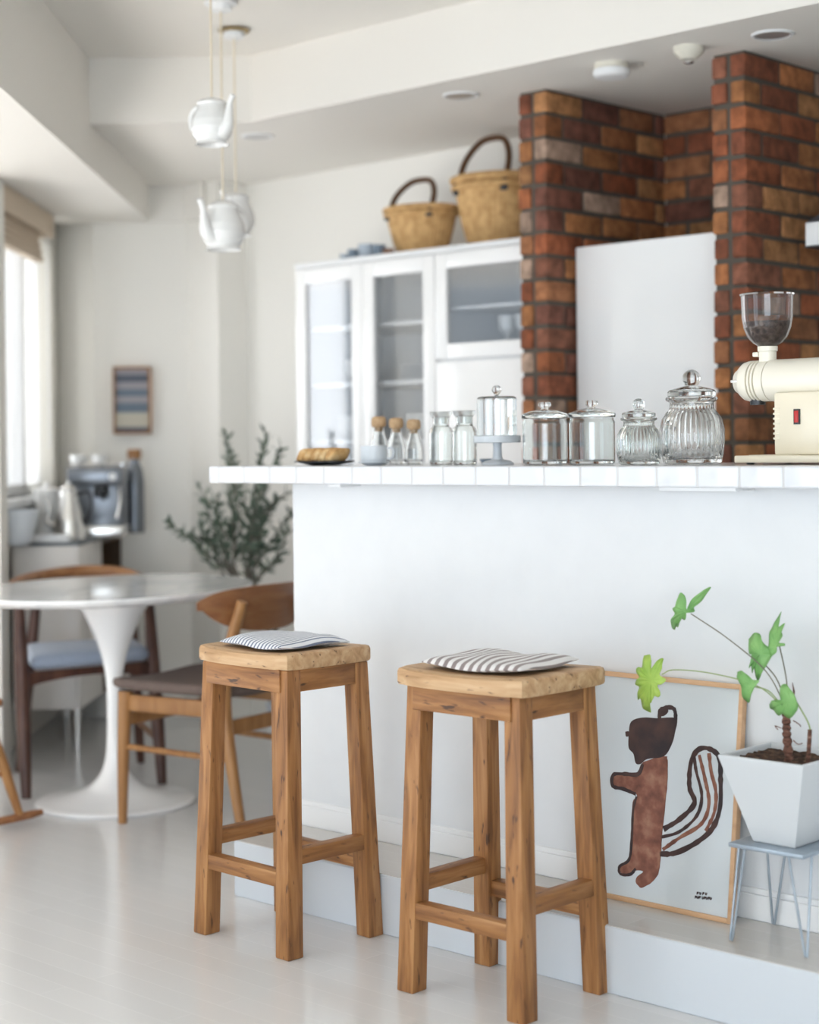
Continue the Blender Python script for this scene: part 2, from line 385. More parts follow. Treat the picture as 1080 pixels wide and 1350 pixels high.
# lower kitchen ceiling (everything behind the diagonal beam), living-room ceiling, soffit over the windows
def poly(name, pts, z0, z1, m):
    bm = new(); prism(bm, pts, z0, z1); return struct(name, bm, m)
bl = lambda X: (4.098 - KY.x * X) / KY.y          # y of the beam face at x
poly('ceiling', [(-1.4, bl(-.553)), (-.553, bl(-.553)), (3.2, bl(3.2)), (3.2, 9.4), (-1.4, 9.4)], ZC, ZM + .15, M['ceil'])
poly('ceiling_living', [(-3.7, -6.2), (3.2, -6.2), (3.2, 7), (-3.7, 7)], ZM + .005, ZM + .15, M['ceil'])
poly('trim_1', [(-3.8, -6.2), (-1.05, -6.2), (-1.145, 7.70), (-3.8, 7.70)], ZS, ZM + .15, M['ceil'])
poly('trim_2', [(-1.15, 7.655), (-.99, 7.655), (-.90, 7.57), (-.75, 7.8), (-1.15, 7.8)], ZS, ZC + .02, M['ceil'])
# outer walls
wbox('wall_right', (3.0, -6.2, 0), (3.2, 9.4, 2.7), M['wall'])
bm = new()
box(bm, (-3.7, -6.2, 0), (-3.6, -6.0, 2.6)); box(bm, (1.3, -6.2, 0), (3.2, -6.0, 2.6)); box(bm, (-3.6, -6.2, 2.5), (1.3, -6.0, 2.6)); box(bm, (-3.6, -6.2, 0), (1.3, -6.0, .1))
struct('wall_rear', bm, M['wall'])
bm = new(); box(bm, (-3.7, -6.2, 0), (-3.6, -2.6, 2.3)); box(bm, (-3.7, 6.1, 0), (-3.6, 6.4, 2.3)); box(bm, (-3.7, -2.6, 0), (-3.6, 6.1, .1)); box(bm, (-3.7, -2.6, 2.16), (-3.6, 6.1, 2.3))
struct('wall_left', bm, M['wall'])
bm = new()
for y in (-2.6, -.44, 1.72, 3.88, 6.04): box(bm, (-3.68, y, .1), (-3.62, y + .06, 2.16))
for z in (.1, 2.11): box(bm, (-3.68, -2.6, z), (-3.62, 6.1, z + .05))
struct('window_2', bm, M['white'])
bm = new()
for x in (-3.6, -2.37, -1.15, .07, 1.24): box(bm, (x, -6.14, .1), (x + .06, -6.08, 2.5))
for z in (.1, 2.45): box(bm, (-3.6, -6.14, z), (1.3, -6.08, z + .05))
struct('window_3', bm, M['white'])
# left wall stretch by the corner window, its return pier, the splayed piece and the picture wall
bm = new(); box(bm, (-1.64, 6.33, 0), (-1.505, 6.45, ZS + .02)); box(bm, (-3.7, 6.33, 0), (-1.64, 6.45, .85)); box(bm, (-3.7, 6.33, 2.1), (-1.64, 6.45, ZS + .02)); box(bm, (-3.7, 6.33, .85), (-3.6, 6.45, 2.1))
struct('wall_return', bm, M['wall'])
bm = new()
for x in (-3.6, -2.65, -1.69): box(bm, (x, 6.37, .85), (x + .05, 6.42, 2.10))
for z in (.85, 2.05): box(bm, (-3.6, 6.37, z), (-1.64, 6.42, z + .05))
struct('window_4', bm, M['white'])
bm = new()
box(bm, (-1.72, 6.45, 0), (-1.60, 7.95, 1.0)); box(bm, (-1.72, 6.45, 2.10), (-1.60, 7.95, ZS + .02)); box(bm, (-1.66, 7.64, 1.0), (-1.60, 7.95, 2.10))
struct('wall_window', bm, M['wall'])
poly('wall_splay', [(-1.398, 7.69), (-1.595, 7.875), (-1.8, 8.1), (-1.35, 8.1)], 0, ZS + .02, M['wall'])
poly('wall_picture', [(-1.40, 7.69), (-.981, 7.69), (-.9, 7.9), (-1.36, 7.9)], 0, ZC + .02, M['wall'])
poly('wall_column', [(-.983, 7.692), (-.83, 7.55), (-.66, 7.74), (-.80, 7.95), (-.98, 7.9)], 0, ZC + .02, M['wall'])
kbox('wall_back', (-6.3, 5.06, 0), (-3.64, 5.25, ZC + .02), M['wall'])
kbox('wall_kitchen', (-2.88, 5.10, 0), (.4, 5.25, ZC + .02), M['wall'])
wbox('sun_block_slab', (-5.0, 6.46, ZS + .03), (-1.3, 9.4, ZS + .2), M['ceil'])  # unseen slab added outside to keep direct sun out of the corner window
# window by the corner: frame, sash, pane, sill
bm = new()
for y in (6.45, 6.86, 7.29, 7.59): box(bm, (-1.69, y, 1.0), (-1.63, y + .05, 2.10), .004)
for z in (1.0, 2.05): box(bm, (-1.69, 6.45, z), (-1.63, 7.64, z + .05), .004)
win = struct('window_1', bm, M['white'])
bm = new(); box(bm, (-1.664, 6.49, 1.04), (-1.658, 7.60, 2.06)); obj('pane', bm, M['pane'], win)
bm = new(); box(bm, (-1.70, 6.45, .965), (-1.53, 7.64, 1.0), .006); obj('sill', bm, M['white'], win)
# half wall under the counter, its baseboard, and the low step in front
kbox('wall_counter', (-3.55, 3.246, 0), (.3, 3.40, 1.092), M['plaster'], .004)
bm = new(); box(bm, (-3.548, 3.234, .147), (.3, 3.2465, .203), .002); box(bm, (-3.548, 3.238, .203), (.3, 3.2465, .216), .002)
struct('baseboard_counter', bm, M['white'], False, KM)
bm = new(); box(bm, (-3.517, 2.991, 0), (.3, 3.246, .1455), .003); struct('trim_3', bm, M['step'], False, KM)
bm = new(); box(bm, (-3.514, 2.995, .1455), (.3, 3.234, .147)); struct('trim_4', bm, M['steptop'], False, KM)

# ------------------------------------------------------------------ brick piers
PAL = [(.36, .13, .055), (.30, .10, .045), (.42, .19, .075), (.24, .085, .045), (.33, .15, .07), (.20, .085, .06), (.44, .23, .10), (.28, .12, .075), (.38, .16, .065)]
def brick_run(name, a0, a1, b0, b1, z1, wythes=1, along='b', rnd=1):
    rg = random.Random(rnd); bm = new(); col = bm.loops.layers.float_color.new('brick_col')
    inset = .007
    box(bm, (a0 + inset, b0 + inset, 0), (a1 - inset, b1, z1), 0, 2, None, 1)
    L, Hh, J = .195, .066, .012; pitch = Hh + J
    n = int(z1 / pitch + .999)
    for k in range(n):
        zz = z1 - (k + 1) * pitch + J * .35; z2 = min(zz + Hh, z1)
        if z2 < .9 : break
        for wy in range(wythes):
            if along == 'b': s0, s1 = b0, b1
            else: s0, s1 = a0, a1
            p = s0; first = True
            while p < s1 - .01:
                ln = L
                if first: ln = (L / 2 - J / 2 if (k + (wy and wythes > 2)) % 2 else L); first = False
                e = min(p + ln, s1); c = rg.choice(PAL); v = rg.uniform(.8, 1.2); c = tuple(x * v for x in c)
                if rg.random() < .12: c = (.40 * v, .30 * v, .235 * v)
                j = lambda: rg.uniform(-.0025, .0025)
                if along == 'b':
                    wd_ = (a1 - a0 - J * (wythes - 1)) / wythes; x0 = a0 + wy * (wd_ + J)
                    lo = (x0 + j(), p + j(), zz + j()); hi = (x0 + wd_ + j(), e, z2 + (0 if k == 0 else j()))
                else: lo = (p + j(), b0 + j(), zz + j()); hi = (e, b1, z2)
                for f in box(bm, lo, hi, .007, 2):
                    for lp in f.loops: lp[col] = (*c, 1)
                p = e + J
    return struct(name, bm, [M['brick'], M['mortar']], True, KM)
brick_run('wall_brick_left', -3.700, -3.581, 4.42, 5.10, ZC, 2, 'b', 3)
brick_run('wall_brick_right', -2.937, -2.817, 4.42, 5.10, ZC, 2, 'b', 11)
brick_run('wall_brick_alcove', -3.581, -2.937, 5.08, 5.16, ZC, 1, 'a', 5)

# ------------------------------------------------------------------ ceiling fittings
def at_z(px, py, z):
    x, r = ray(px, py); t = (z - EYE) / r; return Vector((x * t, t, z))
for i, (px, py, lab) in enumerate(((608, 125, 'recessed ceiling downlight just in front of the left brick pier'), (1019, 45, 'recessed ceiling downlight above the right brick pier, near the frame edge'), (340, 179, 'blurred recessed ceiling downlight beside the teapot pendant cords'))):
    t = thing('downlight', lab, 'ceiling light', at_z(px, py, ZC), 0, 'recessed downlights in the kitchen ceiling')
    bm = new(); lathe(bm, [(.048, 0), (.048, -.001), (.052, -.006), (.058, -.006), (.062, -.002), (.062, 0)], 40); obj('trim_ring', bm, M['white'], t)
    bm = new(); lathe(bm, [(.0, -.0015), (.036, -.002), (.047, -.005)], 40); obj('reflector', bm, M['reflector'], t)
t = thing('smoke_detector', 'flat round white smoke detector on ceiling between the brick piers', 'smoke detector', at_z(806, 84, ZC))
bm = new(); lathe(bm, [(0, 0), (.052, 0), (.052, -.014), (.048, -.018), (0, -.018)], 40); obj('mounting_base', bm, M['plastic'], t)
bm = new(); lathe(bm, [(0, -.018), (.054, -.018), (.057, -.024), (.055, -.038), (.046, -.044), (0, -.046)], 40); obj('cover', bm, M['white'], t)
t = thing('heat_detector', 'small ivory domed heat detector on ceiling left of the right pier', 'detector', at_z(908, 62, ZC))
bm = new(); lathe(bm, [(0, 0), (.045, 0), (.045, -.016), (.036, -.026), (.024, -.036), (0, -.036)], 36); obj('mounting_base', bm, M['plastic'], t)
bm = new(); lathe(bm, [(0, -.036), (.014, -.036), (.015, -.046), (.008, -.05), (0, -.05)], 20); obj('sensor', bm, M['silver'], t)
# ------------------------------------------------------------------ teapot pendants
def teapot_pendant(lab, x, y, zb, rot, s, canopy):
    t = thing('pendant_lamp', lab, 'pendant lamp', (x, y, zb), math.radians(rot), 'teapot pendant lamps')
    ht = ZM - zb
    p = [(.050, 0), (.046, .004), (.044, .012), (.056, .028), (.0605, .048), (.058, .070), (.050, .092), (.042, .108), (.0405, .116), (.044, .121), (.040, .126), (.028, .133), (.014, .137), (0, .138)]
    inn = [(0, .125), (.03, .12), (.045, .095), (.054, .07), (.0565, .048), (.052, .03), (.041, .014), (.046, 0)]
    bm = new(); lathe(bm, [(r * s, z * s) for r, z in inn + p], 40); obj('shade', bm, M['porcelain'], t)
    bm = new(); tube(bm, bez([(.040 * s, 0, .034 * s), (.066 * s, 0, .048 * s), (.074 * s, 0, .080 * s), (.079 * s, 0, .112 * s), (.092 * s, 0, .134 * s)], 6),
                     [(.026 - .0175 * min(1, k / 17) ** .8) * s for k in range(25)], 14); obj('spout', bm, M['porcelain'], t)
    bm = new(); tube(bm, bez([(-.040 * s, 0, .108 * s), (-.066 * s, 0, .118 * s), (-.092 * s, 0, .098 * s), (-.090 * s, 0, .060 * s), (-.055 * s, 0, .036 * s)], 6), .0068 * s, 10); obj('handle', bm, M['porcelain'], t)
    bm = new(); tube(bm, [(0, 0, .135 * s), (0, 0, ht - .02)], .0032, 8); obj('cord', bm, M['cord'], t)
    bm = new(); lathe(bm, [(0, ht), (.052, ht), (.052, ht - .006), (.044, ht - .009), (0, ht - .009)], 36); can = obj('canopy', bm, M['brass'] if canopy else M['white'], t)
    bm = new(); lathe(bm, [(0, ht - .009), (.036, ht - .009), (.034, ht - .026), (.01, ht - .030), (0, ht - .030)], 36); obj('canopy_cap', bm, M['white'], can)
    bm = new(); lathe(bm, [(0, .012), (.014, .014), (.022, .03), (.023, .045), (.014, .066), (.011, .12), (0, .12)], 20, (0, 0, 0)); obj('bulb', bm, M['lacquer'], t)
teapot_pendant('white teapot pendant hanging highest, spout to the right', -.567, 5.05, 2.078, -42, 1.0, False)
teapot_pendant('white teapot pendant hanging lowest, spout to the left', -.577, 5.42, 1.812, -128, 1.13, False)
teapot_pendant('white teapot pendant half hidden behind the lowest one', -.572, 5.78, 1.90, -112, 1.05, True)

# ------------------------------------------------------------------ corner: blind, picture, sideboard
t = thing('roman_blind', 'beige fabric blind pulled up under a wooden headbox', 'blind', (-1.60, 6.46, 0))
bm = new(); box(bm, (0, .0, 2.10), (.085, .95, ZS - .003), .004); obj('headbox', bm, M['beige'], t)
bm = new()
for k in range(4): box(bm, (.012 + .004 * k, .02, 1.985 + .03 * k), (.06 - .006 * k, .86, 2.012 + .03 * k), .01)
obj('blind_cloth', bm, M['beige'], t)
bm = new(); tube(bm, [(.07, .87, 2.10), (.07, .875, 1.2)], .003, 6); obj('pull_cord', bm, M['white'], t)
t = thing('curtain', 'sheer pale curtain strip drawn beside the corner window', 'curtain', (-1.595, 7.36, 0))
m = bpy.data.materials.new('sheer'); m.use_nodes = True; N = m.node_tree.nodes; N.clear(); L = m.node_tree.links
o_ = N.new('ShaderNodeOutputMaterial'); mx = N.new('ShaderNodeMixShader'); d_ = N.new('ShaderNodeBsdfDiffuse'); t_ = N.new('ShaderNodeBsdfTranslucent')
d_.inputs[0].default_value = t_.inputs[0].default_value = (.86, .84, .78, 1); mx.inputs[0].default_value = .22
L.new(d_.outputs[0], mx.inputs[1]); L.new(t_.outputs[0], mx.inputs[2]); L.new(mx.outputs[0], o_.inputs[0])
bm = new(); pa = [(.022 + .010 * math.sin(k / 40 * 5 * 2 * PI), k / 40 * .25) for k in range(41)]
ra = [[bm.verts.new((x, y, z)) for x, y in pa] for z in (1.02, 2.09)]
for k in range(40): bm.faces.new((ra[0][k], ra[0][k + 1], ra[1][k + 1], ra[1][k]))
obj('curtain_cloth', bm, m, t)
t = thing('framed_textile', 'small framed blue and grey striped textile on the wall', 'picture', (-1.232, 7.69, 1.258), math.radians(6))
bm = new()
for lo, hi in (((-.083, -.05, 0), (-.073, 0, .298)), ((.073, -.05, 0), (.083, 0, .298)), ((-.083, -.05, .288), (.083, 0, .298)), ((-.083, -.05, 0), (.083, 0, .010))): box(bm, lo, hi, .001)
obj('frame', bm, M['oak'], t)
bm = new(); box(bm, (-.073, -.036, .006), (.073, -.02, .292)); obj('textile', bm, M['picture'], t)
sb = thing('sideboard', 'pale grey sideboard on steel legs with a dark top', 'sideboard', (-1.30, 6.75, 0), math.radians(-1.5))
bm = new(); box(bm, (-.262, 0, .175), (0, .44, .815), .003); obj('body', bm, M['cab'], sb)
bm = new(); box(bm, (-.262, -.003, .815), (.004, .86, .828), .002); obj('top', bm, M['cabtop'], sb)
bm = new()
box(bm, (-.262, .44, .175), (0, .455, .815)); box(bm, (-.262, .845, .175), (0, .86, .815)); box(bm, (-.262, .455, .175), (0, .845, .19)); box(bm, (-.262, .455, .80), (0, .845, .815)); box(bm, (-.262, .455, .19), (-.25, .845, .80)); box(bm, (-.25, .455, .50), (-.01, .845, .512))
obj('open_shelf', bm, M['niche'], sb)
bm = new(); box(bm, (-.25, -.012, .20), (-.012, 0, .80), .002); dr = obj('door', bm, M['cab'], sb)
for x, y in ((-.24, .03), (-.018, .03), (-.24, .82), (-.018, .82)):
    bm = new(); tube(bm, [(x, y, 0), (x, y, .175)], .012, 14); obj('leg', bm, M['silver'], sb)
for k, (z0, y0) in enumerate(((.512, .62), (.512, .70))):
    o = thing('shelf_bottle', ('pale bottle in the open end of the sideboard, front one', 'pale bottle in the open end of the sideboard, rear one')[k], 'bottle', (-1.345 + .0, 6.75 + y0, z0), 0, 'bottles in the sideboard niche')
    bm = new(); lathe(bm, [(0, 0), (.03, 0), (.032, .05), (.028, .11), (.012, .14), (.012, .165), (0, .165)], 18); obj('body', bm, M['grey'], o)
    bm = new(); lathe(bm, [(0, .165), (.013, .165), (.013, .18), (0, .18)], 14); obj('cap', bm, M['dkmetal'], o)
ZT = .8285
# espresso machine, carafe, cups, bottle, tray and basin on the sideboard
t = thing('espresso_machine', 'blurred steel espresso machine on the sideboard', 'coffee machine', (-1.245, 7.14, ZT), math.radians(4))
bm = new(); box(bm, (-.16, .02, .02), (.055, .26, .285), .012); obj('body', bm, M['pewter'], t)
bm = new(); box(bm, (-.165, -.07, 0), (.06, .27, .05), .008); obj('drip_tray', bm, M['silver'], t)
bm = new(); box(bm, (-.165, -.06, .215), (.06, .27, .29), .012); obj('brew_head', bm, M['pewter'], t)
bm = new(); lathe(bm, [(0, .165), (.03, .165), (.032, .2), (.028, .216), (0, .216)], 20, (-.03, -.02, 0)); g = obj('group_head', bm, M['dkmetal'], t)
bm = new(); tube(bm, [(-.03, -.03, .18), (-.01, -.13, .165)], .011, 10); obj('portafilter', bm, M['dkmetal'], g)
bm = new(); tube(bm, bez([(.04, -.02, .215), (.048, -.05, .15), (.035, -.06, .08)], 6), .005, 8); obj('steam_wand', bm, M['chrome'], t)
bm = new(); tube(bm, [(.058, -.062, .30), (.058, .26, .30)], .004, 8); tube(bm, [(-.16, -.062, .30), (.058, -.062, .30)], .004, 8); obj('cup_rail', bm, M['chrome'], t)
bm = new(); lathe(bm, [(0, -.004), (.016, -.004), (.016, .003), (0, .003)], 20, M=Matrix.Translation((.02, -.062, .25)) @ Matrix.Rotation(PI / 2, 4, 'X')); obj('gauge', bm, M['white'], t)
def cup_prof(r, h): return [(0, 0), (r * .6, 0), (r * .62, h * .04), (r * .9, h * .45), (r, h), (r * .94, h), (r * .84, h * .45), (r * .55, h * .08), (0, h * .08)]
def small_cup(lab, x, y, z, r, h, m, ang=0, grp=None, name='cup'):
    o = thing(name, lab, 'cup', (x, y, z), ang, grp)
    bm = new(); lathe(bm, cup_prof(r, h), 24); obj('bowl', bm, m, o)
    bm = new(); tube(bm, bez([(r * .92, 0, h * .75), (r * 1.45, 0, h * .78), (r * 1.45, 0, h * .4), (r * .8, 0, h * .28)], 5), r * .1, 8); obj('handle', bm, m, o)
    return o
small_cup('white cup on the left corner of the espresso machine', -1.375, 7.16, ZT + .2905, .034, .05, M['porcelain'], 1, 'cups on the espresso machine')
small_cup('white cup in the middle of the espresso machine top', -1.285, 7.15, ZT + .2905, .034, .05, M['porcelain'], 2, 'cups on the espresso machine')
t = thing('syrup_bottle', 'brown-capped bottle standing at the right of the espresso machine', 'bottle', (-1.192, 7.47, ZT))
bm = new(); lathe(bm, [(0, 0), (.04, 0), (.042, .02), (.042, .22), (.036, .27), (.022, .30), (.022, .32), (0, .32)], 24); obj('body', bm, M['pewter'], t)
bm = new(); lathe(bm, [(0, .32), (.03, .32), (.031, .352), (.026, .362), (0, .362)], 20); obj('cap', bm, M['oak'], t)
t = thing('drip_kettle', 'tapered silver coffee server on the sideboard front', 'coffee server', (-1.372, 6.93, ZT))
bm = new(); lathe(bm, [(0, 0), (.066, 0), (.068, .008), (.058, .08), (.043, .15), (.036, .19), (.034, .196), (0, .196)], 32); obj('body', bm, M['silver'], t)
bm = new(); lathe(bm, [(0, .196), (.033, .196), (.034, .206), (.022, .216), (.009, .222), (.010, .236), (0, .24)], 28); obj('lid', bm, M['silver'], t)
bm = new(); tube(bm, bez([(-.045, 0, .05), (-.085, 0, .075), (-.08, 0, .13), (-.105, 0, .185)], 6), [.011 - .00033 * k for k in range(19)], 10); obj('spout', bm, M['silver'], t)
bm = new(); tube(bm, bez([(.036, 0, .185), (.085, 0, .19), (.09, 0, .12), (.052, 0, .06)], 6), .006, 8); obj('handle', bm, M['dkmetal'], t)
t = thing('white_canister', 'squat white canister behind the silver coffee server', 'canister', (-1.478, 7.02, ZT))
bm = new(); lathe(bm, [(0, 0), (.05, 0), (.053, .01), (.053, .17), (.05, .18), (0, .18)], 28); obj('body', bm, M['porcelain'], t)
bm = new(); lathe(bm, [(0, .18), (.054, .18), (.054, .2), (.03, .21), (.012, .214), (.014, .23), (0, .234)], 28); obj('lid', bm, M['porcelain'], t)
bm = new(); box(bm, (-.085, -.03, 0), (.085, .03, .03), .005); o = obj('white_box', bm, M['white']); o.location = (-1.425, 6.79, ZT); tag(o, 'low flat white box lying at the sideboard front edge', 'box')
t = thing('white_basin', 'large rounded white basin by the window at left edge', 'basin', (-1.505, 6.585, ZT))
bm = new(); lathe(bm, [(0, 0), (.04, 0), (.055, .012), (.075, .07), (.088, .125), (.09, .135), (.084, .135), (.07, .07), (.045, .018), (0, .012)], 36); obj('bowl', bm, M['grey'], t)

# ------------------------------------------------------------------ cabinet against the back wall
cab = thing('display_cabinet', 'tall white display cabinet with glass doors below the baskets', 'cabinet', K(-4.98, 4.6), KROT)
CW, CD, CT = 1.278, .455, 1.908
bm = new()
for x in (0, .735, CW - .018): box(bm, (x, 0, 0), (x + .018, CD, CT - .02))
box(bm, (0, CD - .012, 0), (CW, CD, CT - .02)); box(bm, (-.008, -.012, CT - .022), (CW + .002, CD, CT), .003); box(bm, (.018, 0, .02), (CW - .018, CD, .04)); box(bm, (.735, .0, 1.49), (CW, CD, 1.51))
obj('carcass', bm, M['white'], cab)
for z in (.95, 1.2, 1.42, 1.64):
    bm = new(); box(bm, (.018, .03, z), (.735, CD - .012, z + .016)); obj('shelf', bm, M['white'], cab)
bm = new(); box(bm, (.753, .03, 1.68), (CW - .018, CD - .012, 1.69)); obj('shelf', bm, M['white'], cab)
def glass_door(x0, x1, z0, z1, fw):
    bm = new()
    for lo, hi in (((x0, -.02, z0), (x0 + fw, 0, z1)), ((x1 - fw, -.02, z0), (x1, 0, z1)), ((x0 + fw, -.02, z0), (x1 - fw, 0, z0 + fw)), ((x0 + fw, -.02, z1 - fw), (x1 - fw, 0, z1))): box(bm, lo, hi, .002)
    d = obj('door', bm, M['lacquer'], cab)
    bm = new(); box(bm, (x0 + fw - .003, -.012, z0 + fw - .003), (x1 - fw + .003, -.008, z1 - fw + .003)); obj('pane', bm, M['cabpane'], d)
    return d
glass_door(.004, .372, .06, 1.882, .058); glass_door(.375, .743, .06, 1.882, .058); glass_door(.748, CW - .004, 1.50, 1.882, .055)
bm = new(); box(bm, (.748, -.02, .06), (CW - .004, 0, 1.492), .002); obj('door', bm, M['lacquer'], cab)
# tableware behind the panes, seen only as pale shapes
dish_spots = [(.11, .966, 'bowl'), (.27, .966, 'bowl'), (.47, .966, 'plate'), (.65, .966, 'bowl'), (.11, 1.216, 'bowl'), (.275, 1.216, 'plate'), (.475, 1.216, 'bowl'), (.642, 1.216, 'plate'), (.47, 1.436, 'plate'), (.64, 1.436, 'bowl'), (.14, 1.436, 'bowl'), (.9, 1.511, 'glass'), (.98, 1.511, 'glass'), (1.07, 1.511, 'glass'), (1.16, 1.511, 'glass')]
nth = {}
for x, z, kind in dish_spots:
    b = 4.6 + .20; p = K(-4.98 + x, b, z); bm = new()
    col = x < .372 and 'left' or (x < .74 and 'middle' or 'right')
    sh = {.966: 'lowest visible', 1.216: 'second visible', 1.436: 'third visible', 1.511: 'upper'}[z]
    nth[(col, sh, kind)] = nth.get((col, sh, kind), 0) + 1
    pos = 'left hand' if (x < .22 or .4 < x < .55 or .74 < x < .94) else 'right hand'
    if kind == 'glass': pos = ('far left', 'left inner', 'right inner', 'far right')[[.9, .98, 1.07, 1.16].index(x)]
    if kind == 'bowl':
        for q in range(2): lathe(bm, [(0, q * .03), (.03, q * .03), (.06, .03 + q * .03), (.07, .065 + q * .03), (.066, .065 + q * .03), (.05, .025 + q * .03), (0, .015 + q * .03)], 24)
        o = obj('stacked_bowl', bm, M['porcelain'])
    elif kind == 'plate':
        for q in range(5): lathe(bm, [(0, q * .012), (.05, q * .012), (.085, .012 + q * .012), (.085, .016 + q * .012), (.05, .006 + q * .012), (0, .006 + q * .012)], 28)
        o = obj('plate_stack', bm, M['grey'])
    else:
        lathe(bm, [(0, 0), (.03, 0), (.03, .003), (.005, .01), (.005, .07), (.03, .1), (.034, .15), (.031, .15), (.028, .1), (0, .075)], 20); o = obj('stem_glass', bm, M['porcelain'])
    o.location = p; tag(o, f'pale {kind if kind != "plate" else "plates"} behind the {col} glass door, {pos} on the {sh} shelf', {'bowl': 'bowl', 'plate': 'plates', 'glass': 'glass'}[kind], 'tableware inside the display cabinet')
# baskets and small ware on top
def basket(lab, a, b, r, h, hh, rot):
    o = thing('woven_basket', lab, 'basket', K(a, b, CT), rot, 'straw baskets on the cabinet')
    seg = 120; bm = new(); prof = [(0, 0), (r * .50, 0), (r * .60, h * .05)] + [(r * (.60 + .40 * (k / 16) ** .62), h * (.05 + .95 * k / 16)) for k in range(1, 17)]
    inner = [(rr * .95, zz) for rr, zz in prof[::-1][:-2]] + [(0, h * .06)]
    lathe(bm, prof + inner, seg, rib=(44, .035, 2, 18), sy=.8); obj('body', bm, M['straw'], o)
    bm = new(); rs = []
    pts = [(r * 1.01 * math.cos(2 * PI * k / 48), r * .81 * math.sin(2 * PI * k / 48), h) for k in range(49)]
    tube(bm, pts, h * .055, 8); tube(bm, [(x * .985, y * .985, h - h * .11) for x, y, z in pts], h * .045, 8); obj('rim', bm, M['straw'], o)
    bm = new(); hd = [(-r * .66, 0, h * .9), (-r * .62, 0, h + hh * .45), (-r * .36, 0, h + hh * .9), (0, 0, h + hh), (r * .36, 0, h + hh * .9), (r * .62, 0, h + hh * .45), (r * .66, 0, h * .9)]
    y = -r * .55
    hd = [(x, y * (1 - min(1, max(0, (z - h) / hh))) * .9, z) for x, _, z in hd]
    tube(bm, bez(hd, 8), r * .075, 10); hn = obj('handle', bm, M['leather'], o)
    bm = new()
    for sx in (-1, 1): box(bm, (sx * r * .66 - r * .09, y * .98 - r * .06, h * .78), (sx * r * .66 + r * .09, y * .98 + r * .02, h * 1.02), .004)
    obj('lashing', bm, M['dkmetal'], hn)
    return o
basket('smaller straw basket with low arched handle on the cabinet', a_of(556, 4.82, 300), 4.82, .150, .185, .115, KROT + .1)
basket('larger straw basket touching the brick pier on the cabinet', a_of(652, 4.84, 290), 4.84, .160, .262, .155, KROT + .1)
for k, (px, r, h, m, lab) in enumerate(((455, .022, .035, 'sage2', 'tiny pale blue cup at the left end of the cabinet top'), (466, .024, .05, 'sage', 'small dark slate cup second from left on the cabinet top'), (484, .036, .062, 'sage2', 'largest pale blue mug in the row on the cabinet top'), (500, .026, .055, 'sage', 'small slate cup right of the pale blue mug'), (512, .022, .035, 'oak_back', 'little brown cup next to the smaller straw basket'))):
    p = at_b(px, 330, 4.72); small_cup(lab, p.x, p.y, CT, r, h, M[m], random.uniform(-1, 1), 'small cups on the cabinet top')

# ------------------------------------------------------------------ refrigerator, range hood
t = thing('refrigerator', 'white refrigerator standing between the two brick piers', 'refrigerator', K(-3.572, 4.575), KROT)
bm = new(); box(bm, (0, 0, 0), (.625, .5, 1.842), .004); obj('body', bm, M['fridge_edge'], t)
bm = new(); box(bm, (.003, -.02, .62), (.622, 0, 1.846), .004); obj('upper_door', bm, M['fridge'], t)
bm = new(); box(bm, (.003, -.02, .03), (.622, 0, .612), .004); obj('lower_door', bm, M['fridge'], t)
t = thing('range_hood', 'white range hood with grey slanted top at right edge', 'range hood', K(a_of(1062, 4.52, 305), 4.52), KROT)
bm = new(); box(bm, (0, 0, 1.768), (.75, .55, 1.838), .002); obj('canopy', bm, M['white'], t)
bm = new(); rings(bm, [[(.0, .0, 1.838), (.75, 0, 1.838), (.75, .55, 1.838), (0, .55, 1.838)], [(.23, .2, 2.02), (.52, .2, 2.02), (.52, .5, 2.02), (.23, .5, 2.02)], [(.23, .2, ZC), (.52, .2, ZC), (.52, .5, ZC), (.23, .5, ZC)]]); obj('chimney', bm, M['pewter'], t, False)
bm = new(); box(bm, (-.003, -.001, 1.764), (.753, .55, 1.769)); obj('grease_filter', bm, M['dkmetal'], t)

# ------------------------------------------------------------------ counter top with tiles
t = thing('countertop', 'white tiled counter top with squared front edge', 'counter')
CF, CZ, CE = 3.14, 1.139, -3.783
bm = new(); box(bm, (CE + .002, CF + .002, 1.094), (.3, 3.72, CZ - .0015)); obj('grout_bed', bm, M['grout'], t, False, KM)
bm = new(); p = .107; G = .0022
x = CE; xs = [(CE, CE + .043)]; x = CE + .043
while x < -.9: xs.append((x, x + p)); x += p
for x0, x1 in xs:
    box(bm, (x0 + G / 2, CF, 1.092), (x1 - G / 2, CF + .05, CZ), .0055, 3)
    for k in range(5): box(bm, (x0 + G / 2, CF + .05 + G + k * p, CZ - .01), (x1 - G / 2, CF + .05 + (k + 1) * p, CZ), .002, 2)
for k in range(5): box(bm, (CE, CF + .05 + G + k * p, 1.092), (CE + .043 - G / 2, CF + .05 + (k + 1) * p, CZ + .0002), .005, 3)
obj('tiles', bm, M['tile'], t, True, KM)
for px, hw, lab in ((444, .024, 'short thin white bracket under the left part of the counter'), (922, .10, 'long thin white bracket under the right part of the counter')):
    a = a_of(px, 3.18, 645); bm = new(); box(bm, (a - hw, 3.17, 1.084), (a + hw, 3.246, 1.092), .001)
    tag(obj('shelf_bracket', bm, M['white'], None, False, KM), lab, 'bracket', 'brackets under the counter')
# ------------------------------------------------------------------ things standing on the counter
ZK = CZ + .0006
def on(px, b, py=606): return K(a_of(px, b, py), b, ZK)
def mpp(px, b): return at_b(px, 600, b).y / F_PX
